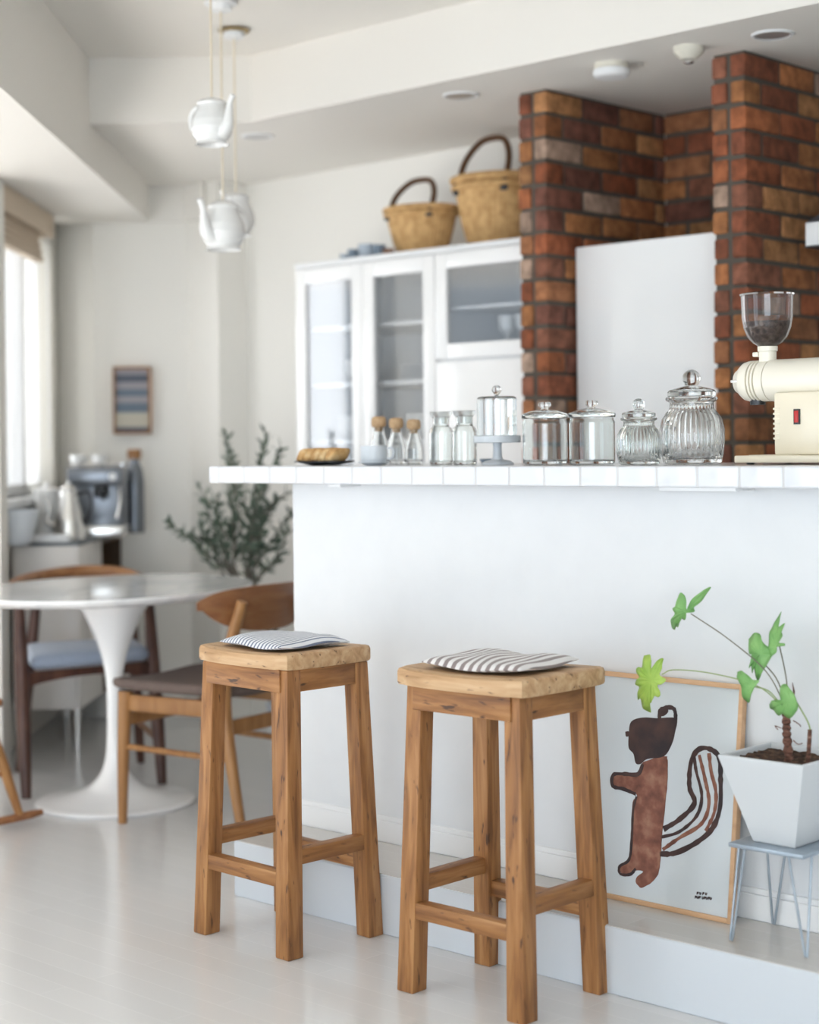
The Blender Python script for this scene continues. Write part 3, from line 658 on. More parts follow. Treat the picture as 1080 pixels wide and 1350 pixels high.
# pastry on a dark plate
p = on(428, 3.33)
t = thing('serving_plate', 'thin black serving plate under the braided bread', 'plate', p, KROT)
bm = new(); lathe(bm, [(0, 0), (.045, 0), (.066, .004), (.096, .009), (.096, .012), (.064, .0075), (0, .006)], 48, sy=.75); obj('plate_body', bm, M['black'], t)
t = thing('bread', 'golden braided pastry loaf on the black plate', 'bread', p + KX * -.006 + Vector((0, 0, .0085)), KROT)
bm = new()
for k in range(5):
    x = -.060 + .030 * k
    tt = bmesh.new(); bmesh.ops.create_uvsphere(tt, u_segments=28, v_segments=18, radius=1)
    e = lambda v, n: math.copysign(abs(v) ** n, v)
    for v in tt.verts: v.co = Vector((e(v.co.x, .6), e(v.co.y, .55), e(v.co.z, .5)))
    bmesh.ops.transform(tt, matrix=Matrix.Translation((x, 0, .0195)) @ Matrix.Shear('XY', 4, (.35, .25)) @ Matrix.Diagonal((.0165, .034, .0195 + .0012 * (k % 2), 1)), verts=tt.verts)
    for v in tt.verts: v.co.z = max(v.co.z, 0.0)
    merge(bm, tt)
obj('loaf', bm, M['bread'], t, True, None, 180)
# cup and saucer
p = on(493, 3.27); s = mpp(493, 3.27)
t = thing('saucer', 'pale grey saucer under the coffee cup', 'saucer', p); bm = new(); lathe(bm, [(0, 0), (.022, 0), (.028, .003), (.043, .008), (.043, .010), (.026, .006), (0, .005)], 36); obj('dish', bm, M['grey'], t)
t = thing('coffee_cup', 'pale grey coffee cup right of the bread plate', 'cup', p + Vector((0, 0, .0062)), math.radians(-12))
bm = new(); lathe(bm, [(0, 0), (.031, 0), (.0345, .003), (.036, .012), (.036, .046), (.0335, .046), (.033, .012), (.03, .005), (0, .005)], 36); obj('bowl', bm, M['grey'], t)
bm = new(); tube(bm, bez([(.034, 0, .038), (.050, 0, .040), (.055, 0, .026), (.048, 0, .012), (.034, 0, .012)], 6), .0032, 8); obj('handle', bm, M['grey'], t)
# cork-ball bottles
first = None
for k, (px, b, top, lab) in enumerate(((500, 3.50, 549, 'cork-topped glass bottle behind the coffee cup'), (523, 3.50, 551, 'cork-topped glass bottle, middle of the three'), (546, 3.50, 553, 'cork-topped glass bottle nearest the stoppered jars'))):
    if first is None:
        o = thing('glass_bottle', lab, 'bottle', on(px, b), 0, 'cork-topped bottles on the counter')
        outer = [(0, 0), (.024, 0), (.027, .003), (.0275, .012), (.0275, .048), (.024, .068), (.0175, .09), (.0155, .102), (.0165, .106)]
        inner = [(.0140, .106), (.0135, .100), (.0155, .088), (.022, .066), (.0255, .048), (.0255, .014), (.022, .006), (0, .006)]
        bm = new(); lathe(bm, outer + inner, 32); obj('body', bm, M['glass'], o)
        bm = new(); lathe(bm, [(0, .096), (.0125, .096), (.013, .1075), (.0205, .110), (.0225, .118), (.0225, .130), (.019, .138), (.010, .1405), (0, .1405)], 28); obj('cork', bm, M['cork'], o)
        first = o
    else:
        o = copy_tree(first); o['label'] = lab
    sc = ((612 - top) * mpp(px, b)) / .1405; o.location = on(px, b); o.scale = (sc * .98, sc * .98, sc)
# stoppered apothecary jars
first = None
for px, b, lab in ((582, 3.40, 'small apothecary jar with flared glass stopper beside the bottles'), (613, 3.36, 'small apothecary jar with flared stopper beside the cake stand')):
    if first is None:
        o = thing('apothecary_jar', lab, 'jar', on(px, b), 0, 'apothecary jars on the counter')
        outer = [(0, 0), (.028, 0), (.031, .003), (.032, .008), (.032, .088), (.029, .096), (.0225, .101), (.0215, .107), (.0215, .124), (.024, .127)]
        inner = [(.020, .127), (.0188, .122), (.0188, .104), (.0265, .094), (.0295, .086), (.0295, .010), (.027, .006), (0, .006)]
        bm = new(); lathe(bm, outer + inner, 36); obj('body', bm, M['glass_g'], o)
        bm = new(); lathe(bm, [(0, .108), (.0178, .108), (.0185, .127), (.026, .1275), (.030, .137), (.030, .141), (.022, .1405), (0, .139)], 36); obj('stopper', bm, M['glass_f'], o)
        first = o
    else:
        o = copy_tree(first); o['label'] = lab
    o.location = on(px, b)
o = thing('pinch_dish', 'tiny grey-green dish behind the apothecary jar', 'dish', on(643, 3.58)); bm = new(); lathe(bm, [(0, 0), (.016, 0), (.022, .010), (.022, .013), (.014, .005), (0, .004)], 24); obj('dish', bm, M['sage'], o)
# cake stand with glass dome
p = on(656, 3.36)
t = thing('cake_stand', 'pale grey pedestal cake stand among the jars', 'cake stand', p)
bm = new(); lathe(bm, [(0, .056), (.058, .056), (.0605, .058), (.0605, .073), (.058, .075), (0, .075)], 48); obj('plate', bm, M['grey'], t)
bm = new(); lathe(bm, [(.012, .057), (.0105, .045), (.0115, .02), (.016, .012)], 28); obj('stem', bm, M['grey'], t)
bm = new(); lathe(bm, [(0, 0), (.041, 0), (.042, .004), (.034, .009), (.014, .014), (0, .014)], 40); obj('foot', bm, M['grey'], t)
t = thing('glass_dome', 'straight-sided glass cloche with round knob on cake stand', 'cloche', p + Vector((0, 0, .0756)))
bm = new(); lathe(bm, [(.0515, 0), (.0515, .092), (.049, .097), (.044, .099), (0, .0995), (0, .0965), (.043, .096), (.047, .0945), (.0488, .091), (.0488, 0), (.0515, 0)], 48); obj('cover', bm, M['glass'], t)
bm = new(); lathe(bm, [(0, .0995), (.006, .1), (.0045, .104), (.008, .107), (.0125, .114), (.012, .121), (.006, .1265), (0, .1275)], 24); obj('knob', bm, M['glass'], t)
# two straight canisters
first = None
for px, b, lab in ((719, 3.36, 'straight glass canister with lid right of the cake stand'), (781, 3.36, 'straight glass canister with lid left of the small ribbed jar')):
    if first is None:
        o = thing('glass_canister', lab, 'jar', on(px, b), 0, 'straight glass canisters on the counter')
        outer = [(0, 0), (.050, 0), (.0545, .003), (.056, .009), (.056, .104), (.053, .109), (.053, .114)]
        inner = [(.0505, .114), (.0505, .108), (.0535, .103), (.0535, .012), (.050, .008), (0, .008)]
        bm = new(); lathe(bm, outer + inner, 48); obj('body', bm, M['glass_g'], o)
        bm = new(); lathe(bm, [(0, .1145), (.0565, .1145), (.058, .117), (.058, .124), (.055, .127), (.035, .134), (.014, .1375), (0, .138)], 48); ld = obj('lid', bm, M['glass_g'], o)
        bm = new(); lathe(bm, [(0, .138), (.009, .138), (.010, .142), (.0155, .146), (.0165, .151), (.014, .156), (0, .157)], 28); obj('knob', bm, M['glass'], ld)
        first = o
    else:
        o = copy_tree(first); o['label'] = lab
    o.location = on(px, b)
# ribbed jars
def ribbed(lab, px, b, s, hollow):
    o = thing('ribbed_jar', lab, 'jar', on(px, b), 0, 'ribbed glass jars on the counter')
    outer = [(0, 0), (.062, 0), (.069, .004), (.070, .012), (.0725, .02), (.0765, .05), (.0765, .082), (.072, .104), (.062, .120), (.054, .128), (.052, .134), (.052, .146), (.060, .150), (.062, .154), (.060, .158), (.055, .158)]
    inner = [(.049, .158), (.049, .132), (.058, .118), (.0665, .103), (.0705, .082), (.0705, .05), (.0665, .02), (.06, .012), (0, .010)]
    bm = new(); lathe(bm, [(r * s, z * s) for r, z in outer + inner], 144, rib=(36, .05, 4, 9)); obj('body', bm, M['glass'] if not hollow else M['glass_g'], o)
    bm = new(); lathe(bm, [(r * s, z * s) for r, z in [(0, .1585), (.054, .1585), (.057, .161), (.057, .171), (.053, .175), (.036, .180), (.020, .184), (0, .185)]], 48); ld = obj('lid', bm, M['glass_g'], o)
    zc, rk = .202, .0215
    pr = [(0, .185), (.016, .1855)] + [(rk * math.sin(PI * (1 - k / 10) * .8), zc - rk * math.cos(PI * (1 - k / 10) * .8) ) for k in range(11)][::1]
    pr = [(0, .185), (.015, .1855)] + [(rk * math.cos(q), zc + rk * math.sin(q)) for q in [(-50 + 14 * k) * PI / 180 for k in range(11)]] + [(0, zc + rk)]
    bm = new(); lathe(bm, [(r * s, z * s) for r, z in pr], 32)
    if hollow:
        lathe(bm, [(r * s * .72, (zc + (z - zc) * .72) * s) for r, z in pr[1:]] + [(0, .19 * s)], 32)
    obj('knob', bm, M['glass'], ld)
ribbed('small ribbed glass jar with domed knob between canister and big jar', 843, 3.32, .70, True)
ribbed('largest ribbed glass jar with ball knob beside the grinder', 913, 3.42, 1.0, False)
# coffee grinder
gx, gb = a_of(968, 3.30), 3.40
t = thing('coffee_grinder', 'cream electric coffee grinder with clear bean hopper', 'coffee grinder', K(gx, gb, ZK), KROT)
X = lambda px: a_of(px, gb) - a_of(968, 3.30)
bm = new(); box(bm, (0, -.10, .004), (.36, .10, .020), .003)
for k in range(26): box(bm, (.03 + .0042 * k * 1.0, -.085, .0195), (.0322 + .0042 * k, .085, .0215))
obj('base_plate', bm, M['cream'], t)
bm = new()
for x, y in ((.03, -.08), (.33, -.08), (.03, .08), (.33, .08)): lathe(bm, [(0, 0), (.008, 0), (.009, .004), (0, .004)], 14, (x, y, 0))
obj('rubber_feet', bm, M['dkmetal'], t)
xp = X(1038)
bm = new(); box(bm, (xp, -.055, .020), (xp + .16, .055, .16), .006); po = obj('motor_stand', bm, M['cream'], t)
bm = new()
for k in range(7): box(bm, (xp - .0012, -.0555, .055 + .011 * k), (xp + .016, -.04, .060 + .011 * k), .001)
obj('cooling_fins', bm, M['cream'], po)
bm = new(); box(bm, (xp + .052, -.058, .088), (xp + .068, -.053, .122), .001); sw = obj('switch_frame', bm, M['dkmetal'], po)
bm = new(); box(bm, (xp + .055, -.0605, .092), (xp + .065, -.056, .118), .001); obj('switch', bm, M['red'], sw)
zc = .189; R90 = Matrix.Rotation(PI / 2, 4, 'Y')
def hcyl(prof): # profile along local x
    b_ = new(); lathe(b_, prof, 48, M=Matrix.Translation((0, 0, zc)) @ R90); return b_
xd = X(973)
obj('motor_barrel', hcyl([(0, xd + .094), (.0455, xd + .094), (.0475, xd + .097), (.0475, xd + .36), (0, xd + .36)]), M['creamw'], t)
bm = hcyl([(0, xd), (.014, xd + .0005), (.026, xd + .005), (.030, xd + .013), (.036, xd + .018), (.044, xd + .028), (.047, xd + .040), (.047, xd + .05), (.0405, xd + .0505), (.0405, xd + .054), (.047, xd + .0545), (.047, xd + .059), (.0405, xd + .0595), (.0405, xd + .063), (.047, xd + .0635), (.047, xd + .068), (.0405, xd + .0685), (.0405, xd + .072), (.047, xd + .0725), (.047, xd + .093), (0, xd + .093)])
gh = obj('grinding_head', bm, M['creamw'], t)
bm = new(); box(bm, (xd + .010, -.0425, zc - .003), (xd + .032, -.028, zc + .003), .001); obj('adjust_lever', bm, M['silver'], gh)
xh = X(1014)
bm = new(); lathe(bm, [(0, zc + .040), (.0195, zc + .040), (.0195, zc + .066), (.0225, zc + .067), (.0225, zc + .078), (0, zc + .078)], 32, (xh, 0, 0)); nk = obj('hopper_neck', bm, M['creamw'], t)
bm = new(); box(bm, (xh - .034, -.012, zc + .055), (xh - .018, .012, zc + .066), .003); obj('shutter_tab', bm, M['creamw'], nk)
zh = zc + .078
bowl = [(.020, 0), (.033, .008), (.045, .022), (.053, .042), (.057, .065), (.0585, .115)]
bm = new(); lathe(bm, [(r, zh + z) for r, z in bowl] + [(r - .002, zh + z + .0008) for r, z in bowl[::-1]] + [(.020, zh)], 48, (xh, 0, 0)); hp = obj('bean_hopper', bm, M['plexi'], t)
bm = new(); lathe(bm, [(0, zh + .115), (.061, zh + .115), (.0615, zh + .119), (.050, zh + .1225), (0, zh + .123)], 48, (xh, 0, 0)); obj('hopper_lid', bm, M['plexi'], hp)
bm = new(); lathe(bm, [(0, zh + .002), (.017, zh + .002), (.030, zh + .0105), (.0415, zh + .024), (.049, zh + .043), (.052, zh + .056), (0, zh + .060)], 40, (xh, 0, 0)); obj('coffee_beans', bm, M['beans'], hp)
bm = new(); lathe(bm, [(0, zc - .054), (.017, zc - .054), (.018, zc - .040), (0, zc - .040)], 28, (xd + .055, 0, 0)); obj('outlet', bm, M['dkmetal'], t)

# ------------------------------------------------------------------ bar stools
def saddle(outl, z_of, th, cx, cy):
    """slab with outline outl (x, y), top height z_of(x, y), thickness th"""
    bm = new(); n = len(outl); rs = []
    def ring(s, f): return [Vector((x * s, y * s, f(x * s, y * s))) for x, y in outl]
    bot = lambda x, y: z_of(0, 0) - th - .0
    rs.append(ring(.93, lambda x, y: -th)); rs.append(ring(.985, lambda x, y: -th + .001)); rs.append(ring(1, lambda x, y: -th + .006))
    rs.append(ring(1, lambda x, y: z_of(x, y) - .010)); rs.append(ring(.985, lambda x, y: z_of(x, y) - .003)); rs.append(ring(.95, lambda x, y: z_of(x, y)))
    for s in (.8, .6, .4, .2): rs.append(ring(s, z_of))
    rings(bm, rs); return bm
def make_stool():
    t = thing('bar_stool', 'x', 'stool', (0, 0, 0), 0, 'wooden bar stools at the counter')
    Lx, Ly, TX, TY, zt = .156, .129, .138, .108, .668   # outer leg centres at floor and top
    s0, s1 = (.047, .047), (.043, .043)
    E = [[], []]
    for sx in (-1, 1):
        for sy in (-1, 1):
            bm = new(); beam(bm, (sx * Lx, sy * Ly, .0), (sx * TX, sy * TY, zt), s0, s1, (1, 0, 0), .003, ((1, 0, 0), (0, 1, 0))); obj('leg', bm, M['teak'], t)
    at = lambda z: (lerp(Lx, TX, z / zt), lerp(Ly, TY, z / zt))
    x, y = at(.655)
    for sy in (-1, 1):
        bm = new(); box(bm, (-x, sy * (y + .014) - .013, .616), (x, sy * (y + .014) + .0 + .006, .670), .002); obj('apron', bm, M['teak_x'], t)
    for sx in (-1, 1):
        bm = new(); box(bm, (sx * (x + .014) - .013, -y, .616), (sx * (x + .014) + .006, y, .670), .002); obj('apron', bm, M['teak_y'], t)
    x, y = at(.185)
    for sy in (-1, 1):
        bm = new(); beam(bm, (-x, sy * (y + .004), .180), (x, sy * (y + .004), .180), (.034, .036), (.034, .036), (0, 1, 0), .003); obj('stretcher', bm, M['teak_x'], t)
    x, y = at(.235)
    for sx in (-1, 1):
        bm = new(); beam(bm, (sx * (x + .004), -y, .232), (sx * (x + .004), y, .232), (.034, .036), (.034, .036), (1, 0, 0), .003); obj('stretcher', bm, M['teak_y'], t)
    hx, hy = .181, .146; o = []
    for k in range(17): q = -1 + k / 8; o.append((q * hx, -hy - .014 * (1 - q * q)))
    for k in range(1, 12): q = -1 + k / 6; o.append((hx + .006 * (1 - q * q), q * hy))
    for k in range(17): q = 1 - k / 8; o.append((q * hx, hy + .014 * (1 - q * q)))
    for k in range(1, 12): q = 1 - k / 6; o.append((-hx - .006 * (1 - q * q), q * hy))
    for i, (x_, y_) in enumerate(o):       # clipped corners
        ex = abs(x_) / hx + abs(y_) / hy
        if ex > 1.88: o[i] = (x_ * .972, y_ * .972)
    bm = saddle(o, lambda x, y: .006 * (x / hx) ** 2 - .004, .038, 0, 0)
    for v in bm.verts: v.co.z += .706
    obj('seat', bm, M['seat'], t)
    return t
stool = make_stool()
def put_stool(o, foot, fa, lab):
    o['label'] = lab; o.rotation_euler = (0, 0, fa)
    # foot: where the front leg's outer corner stands
    c, s = math.cos(fa), math.sin(fa); cx, cy = .1795, -.1495
    o.location = (foot[0] - (cx * c - cy * s), foot[1] - (cx * s + cy * c), 0)
put_stool(stool, (.222, 3.532), KROT + .01, 'weathered wooden bar stool in front, standing nearest the leaning print')
st2 = copy_tree(stool)
put_stool(st2, (-.292, 3.993), KROT - .03, 'weathered wooden bar stool farther left, in front of the oak chair')
for ch in st2.children:
    if ch.name.startswith('seat'): ch.scale = (.945, .94, 1); ch.location = (-.006, .004, 0)
def seat_pad(lab, st, m, hx, hy, seed, rot, th, dx=0, dy=0, name='seat_pad'):
    rg = random.Random(seed); n = 28; bm = new(); top, bot = [], []
    ph = [rg.uniform(0, 6) for _ in range(6)]
    for i in range(n + 1):
        a, b = [], []
        for j in range(n + 1):
            u, v = -1 + 2 * i / n, -1 + 2 * j / n
            x = u * hx * (1 - .05 * v * v) ; y = v * hy * (1 - .06 * u * u)
            e = max(abs(u), abs(v)); f = (1 - abs(u) ** 5) * (1 - abs(v) ** 5)
            wv = .0035 * math.sin(3.2 * u + ph[0]) * math.cos(2.7 * v + ph[1]) + .002 * math.sin(7 * u + 3 * v + ph[2])
            base = .004 + .004 * (u * u) + .003 * (1 - f) * (1 + math.sin(4 * (u - v) + ph[3]))
            z = base + .004 + th * f ** .6 + wv * f
            a.append(bm.verts.new((x, y, z))); b.append(bm.verts.new((x, y, base + (0 if f else .002))))
        top.append(a); bot.append(b)
    for i in range(n):
        for j in range(n):
            bm.faces.new((top[i][j], top[i + 1][j], top[i + 1][j + 1], top[i][j + 1])); bm.faces.new((bot[i][j], bot[i][j + 1], bot[i + 1][j + 1], bot[i + 1][j]))
    for k in range(n):
        for A, B, C_, D in ((top[k][0], top[k + 1][0], bot[k + 1][0], bot[k][0]), (top[k + 1][n], top[k][n], bot[k][n], bot[k + 1][n]), (top[0][k + 1], top[0][k], bot[0][k], bot[0][k + 1]), (top[n][k], top[n][k + 1], bot[n][k + 1], bot[n][k])): bm.faces.new((A, B, C_, D))
    o = obj(name, bm, m, None, True, None, 180)
    r = st.rotation_euler[2]; c, s = math.cos(r), math.sin(r)
    o.location = (st.location.x + dx * c - dy * s, st.location.y + dx * s + dy * c, .7035); o.rotation_euler = (0, 0, r + rot)
    return tag(o, lab, 'cushion', 'striped pads on the bar stools')
seat_pad('thin seat pad with broad grey stripes on the front stool', stool, M['stripe_grey'], .138, .118, 4, .08, .020)
seat_pad('thin seat pad with fine blue pinstripes on the left stool', st2, M['stripe_blue'], .130, .112, 9, -.06, .020)

# ------------------------------------------------------------------ leaning print
FW, FH = .420, .515
base = K(-2.499, 3.168, .1476); tilt = math.atan2(.060, .51)
t = thing('leaning_print', 'large wood-framed animal painting leaning on the counter wall', 'picture', base, KROT)
t.rotation_euler = (-tilt, 0, KROT)
bm = new(); fwid = .011
for lo, hi in (((0, 0, 0), (fwid, .018, FH)), ((FW - fwid, 0, 0), (FW, .018, FH)), ((fwid, 0, 0), (FW - fwid, .018, fwid)), ((fwid, 0, FH - fwid), (FW - fwid, .018, FH))): box(bm, lo, hi, .0012)
obj('frame', bm, M['pine'], t)
bm = new(); box(bm, (fwid, .006, fwid), (FW - fwid, .012, FH - fwid)); pr = obj('print', bm, M['paper'], t)
# the painted animal: brush shapes lying on the paper; (u, v) in the 900x1350 study of the print
def uv(x, y):
    yt = 85 + .095 * (x - 100); yb = 1165 + .20 * (x - 150); v = (y - yt) / (yb - yt)
    xl = 100 - .07 * (y - 90); xr = 785 - .062 * (y - 150); u = (x - xl) / (xr - xl)
    return fwid + (FW - 2 * fwid) * u, FH - fwid - (FH - 2 * fwid) * v
def blot(name, pts, m, y=.0052, sub=4):
    P = bez([(*uv(*p), 0) for p in pts + [pts[0]]], sub)[:-1]
    bm = new(); vs = [bm.verts.new((p.x, y, p.y)) for p in P]; ws = [bm.verts.new((p.x, .0062, p.y)) for p in P]
    bm.faces.new(vs); n = len(vs)
    for i in range(n): bm.faces.new((vs[i], vs[(i + 1) % n], ws[(i + 1) % n], ws[i]))
    bm.normal_update()
    bmesh.ops.triangulate(bm, faces=[f for f in bm.faces if len(f.verts) > 4], ngon_method='EAR_CLIP')
    return obj(name, bm, m, pr, False)
def stroke(name, pts, wpx, m, y=.0046):
    P = bez([(*uv(*p), 0) for p in pts], 6); s = (FW - 2 * fwid) / 660; bm = new(); A, B = [], []; rg = random.Random(len(pts) * 7 + int(pts[0][0]))
    for i, p in enumerate(P):
        d = (P[min(i + 1, len(P) - 1)] - P[max(0, i - 1)]).normalized(); nrm = Vector((-d.y, d.x, 0)); w_ = wpx * s / 2 * rg.uniform(.75, 1.2)
        A.append((p + nrm * w_)); B.append((p - nrm * w_))
    F1 = [[bm.verts.new((q.x, yy, q.y)) for q in S] for S in (A, B) for yy in (y, .0062)]
    for i in range(len(P) - 1):
        bm.faces.new((F1[0][i], F1[0][i + 1], F1[2][i + 1], F1[2][i])); bm.faces.new((F1[0][i], F1[0][i + 1], F1[1][i + 1], F1[1][i])); bm.faces.new((F1[2][i], F1[2][i + 1], F1[3][i + 1], F1[3][i]))
    return obj(name, bm, m, pr, False)
blot('painted_body', [(330, 520), (440, 490), (442, 600), (432, 700), (424, 780), (412, 870), (404, 960), (396, 1050), (370, 1100), (320, 1135), (290, 1115), (295, 1085), (325, 1060), (290, 1055), (250, 1080), (212, 1060), (210, 1030), (255, 1000), (262, 930), (272, 840), (278, 720), (300, 690), (280, 665), (230, 655), (180, 640), (178, 585), (240, 578), (300, 574)], M['ink_brown'])
blot('painted_head', [(262, 385), (275, 320), (330, 298), (400, 300), (490, 300), (484, 370), (468, 430), (430, 490), (350, 505), (318, 530), (295, 525), (285, 480), (262, 450)], M['ink'], .0050)
blot('painted_nose', [(246, 370), (262, 368), (266, 388), (250, 394)], M['ink'], .0050)
blot('painted_ear_patch', [(408, 285), (418, 252), (448, 246), (452, 270), (430, 290)], M['ink'], .0049)
stroke('ear_outline', [(412, 300), (415, 262), (445, 246), (478, 250), (488, 280), (486, 320)], 15, M['ink'])
stroke('outline_stroke', [(330, 530), (305, 580), (240, 580), (185, 585), (182, 640), (235, 655), (295, 680)], 14, M['ink'])
stroke('outline_stroke', [(298, 690), (280, 760), (272, 900), (258, 1000), (212, 1035), (215, 1072), (262, 1074), (290, 1045)], 11, M['ink'])
stroke('outline_stroke', [(440, 490), (440, 620), (418, 820), (402, 1000), (385, 1080), (320, 1132), (296, 1110)], 10, M['ink_brown'])
stroke('tail_stroke', [(425, 850), (500, 800), (570, 720), (548, 640), (556, 520), (590, 455), (640, 448), (685, 490), (690, 600), (685, 740), (650, 840), (580, 910), (480, 965), (405, 972)], 19, M['ink'])
stroke('tail_stroke', [(412, 890), (500, 860), (580, 780), (604, 680), (580, 560), (572, 490)], 12, M['ink'])
stroke('tail_stroke', [(420, 950), (500, 890), (600, 820), (636, 720), (620, 600), (595, 480)], 14, M['ink_brown'])
stroke('tail_stroke', [(620, 855), (660, 760), (668, 660), (648, 560), (640, 470)], 14, M['ink_brown'])
for k, (x0, y0, n) in enumerate(((575, 1158, 4), (566, 1178, 8))):
    for i in range(n):
        x = x0 + i * 9 + (6 if k and i > 2 else 0); y = y0 + (x - 575) * .07
        if k == 0: x = x0 + i * 13
        stroke('signature', [(x, y + 8), (x + 2, y - 5), (x + 5, y + 3), (x + 7, y - 6)] if i % 2 == 0 else [(x, y - 5), (x + 1, y + 7), (x + 5, y + 4), (x + 6, y - 4)], 2.6, M['ink'])

# ------------------------------------------------------------------ planter stand, pot and plant
PA, PB, PZ = -1.920, 3.143, .1476
t = thing('plant_stand', 'small zinc hairpin-leg stand under the white planter', 'stand', K(PA, PB, PZ), KROT)
bm = new(); box(bm, (-.090, -.088, .199), (.088, .088, .2085), .002); obj('stand_top', bm, M['zinc'], t)
for sx in (-1, 1):
    for sy in (-1, 1):
        bm = new(); fx, fy = sx * .091, sy * .082
        tube(bm, [(sx * .086, sy * .052, .199), (fx, fy * .995, .010), (fx, fy, .003), (fx - sx * .004, fy, .003), (fx - sx * .006, fy, .010), (sx * .052, sy * .084, .199)], .0028, 8); obj('leg', bm, M['zinc'], t)
pz = PZ + .2088
t = thing('planter', 'white square tapered planter pot on the hairpin stand', 'planter', K(PA - .002, PB - .002, pz), KROT)
def sq(h, z): return [(-h, -h, z), (h, -h, z), (h, h, z), (-h, h, z)]
bm = new(); rings(bm, [sq(.047, 0), sq(.050, .003), sq(.100, .178), sq(.1005, .182), sq(.0985, .1835), sq(.0935, .1835), sq(.092, .181), sq(.09, .165)], True, False)
bm.faces.new([v for v in bm.verts][0:4]); obj('pot', bm, M['pot'], t, False)
bm = new(); n = 24; g = []
for i in range(n + 1): g.append([bm.verts.new((lerp(-.0915, .0915, i / n), lerp(-.0915, .0915, j / n), .171 + random.uniform(-.003, .004))) for j in range(n + 1)])
for i in range(n):
    for j in range(n): bm.faces.new((g[i][j], g[i + 1][j], g[i + 1][j + 1], g[i][j + 1]))
box(bm, (-.091, -.091, .150), (.091, .091, .166)); obj('soil', bm, M['soil'], t)
pl = thing('split_leaf_plant', 'young split-leaf plant with long arching stems in planter', 'plant', K(PA, PB, pz + .172))
pl_loc = pl.location.copy()
def pt(px, py, b): return at_b(px, py, b) - pl_loc
bm = new(); tr = [pt(1041, 1000, 3.135), pt(1038, 975, 3.135), pt(1037, 955, 3.135), pt(1036, 930, 3.135)]; tr[0].z = -.006
tp = bez(tr, 8); tube(bm, tp, [(.0095 + .0018 * math.sin(k * 1.9)) * (1 - .15 * k / len(tp)) for k in range(len(tp))], 12); obj('trunk', bm, M['bark'], pl)
bm = new()
tube(bm, bez([(pt(1065, 1000, 3.13).x, pt(1065, 1000, 3.13).y, -.006), pt(1067, 980, 3.13), pt(1068, 962, 3.13)], 6), .0045, 8)
for a_, b_, c_ in (((1030, 960), (1022, 957), (1026, 962)), ((1046, 950), (1054, 955), (1056, 958)), ((1046, 976), (1052, 981), (1058, 980))): tube(bm, bez([pt(*a_, 3.135), pt(*b_, 3.13), pt(*c_, 3.128)], 4), .0012, 5)
tube(bm, [pt(1046, 925, 3.13), pt(1047, 912, 3.13), pt(1045, 900, 3.13)], [.002, .0022, .0008], 6)
obj('side_shoot', bm, M['bark'], pl)
def stemline(pts, r, m, name='leaf_stalk'):
    bm = new(); P = bez([pt(*p) for p in pts], 8); tube(bm, P, r, 7); return obj(name, bm, m, pl)
stemline([(1036, 932, 3.135), (1010, 885, 3.12), (960, 842, 3.09), (911, 809, 3.06)], .0013, M['stem'])
stemline([(1036, 936, 3.135), (1000, 905, 3.12), (940, 888, 3.08), (890, 883, 3.05), (873, 889, 3.045)], .0013, M['stem_g'])
stemline([(1037, 930, 3.14), (1024, 895, 3.14), (1005, 872, 3.14)], .0014, M['stem'])
stemline([(1040, 925, 3.145), (1036, 890, 3.15), (1028, 852, 3.15)], .0014, M['stem'])
stemline([(1036, 938, 3.135), (1015, 912, 3.12), (994, 905, 3.11)], .0014, M['stem_g'])
stemline([(1066, 985, 3.13), (1068, 960, 3.13), (1056, 935, 3.125), (1046, 920, 3.12)], .0017, M['stem_g'])
def leaf(outline, b, m, ctr, bow=.006, fold=0.0, tilt=(0, 0)):
    """lobed blade: outline in picture pixels around its stalk point, laid out on a bowed surface"""
    s0 = at_b(*ctr, b); bm = new(); rs = []
    P = bez([(x, y, 0) for x, y in outline + [outline[0]]], 4)[:-1]
    up = Vector((0, 0, 1))
    def place(x, y):
        q = at_b(x, y, b) - s0; h = q.dot(KX); v = q.z; d = math.hypot(h, v)
        return s0 - pl_loc + q + KY * (bow * (d / .03) ** 2 + fold * abs(h) + tilt[0] * h + tilt[1] * v)
    c = bm.verts.new(place(*ctr)); ringv = []
    for f in (.35, .7, 1.0):
        ringv.append([bm.verts.new(place(lerp(ctr[0], p.x, f), lerp(ctr[1], p.y, f)) + KY * (.0012 * math.sin(i * .9) * f)) for i, p in enumerate(P)])
    n = len(P)
    for i in range(n): bm.faces.new((c, ringv[0][i], ringv[0][(i + 1) % n]))
    for k in (0, 1):
        for i in range(n): bm.faces.new((ringv[k][i], ringv[k + 1][i], ringv[k + 1][(i + 1) % n], ringv[k][(i + 1) % n]))
    o = obj('leaf', bm, m, pl, True, None, 180)
    md = o.modifiers.new('thick', 'SOLIDIFY'); md.thickness = .0008
    return o
S = lambda pts, ox, oy, sc: [(ox + x * sc, oy + y * sc) for x, y in pts]
q4 = 80 / 1080
leaf(S([(310, 70), (420, 55), (470, 160), (500, 300), (560, 160), (650, 115), (655, 190), (670, 280), (650, 400), (745, 490), (690, 575), (625, 590), (665, 700), (640, 800), (570, 780), (530, 850), (480, 910), (430, 860), (455, 980), (440, 1085), (350, 1050), (295, 980), (300, 830), (230, 855), (260, 720), (290, 620), (215, 570), (230, 500), (290, 450), (240, 380), (205, 300), (260, 265), (320, 265)], 820, 860, q4), 3.045, M['leaf_y'], (860, 897), .004, tilt=(.1, .1))
q1 = 110 / 825
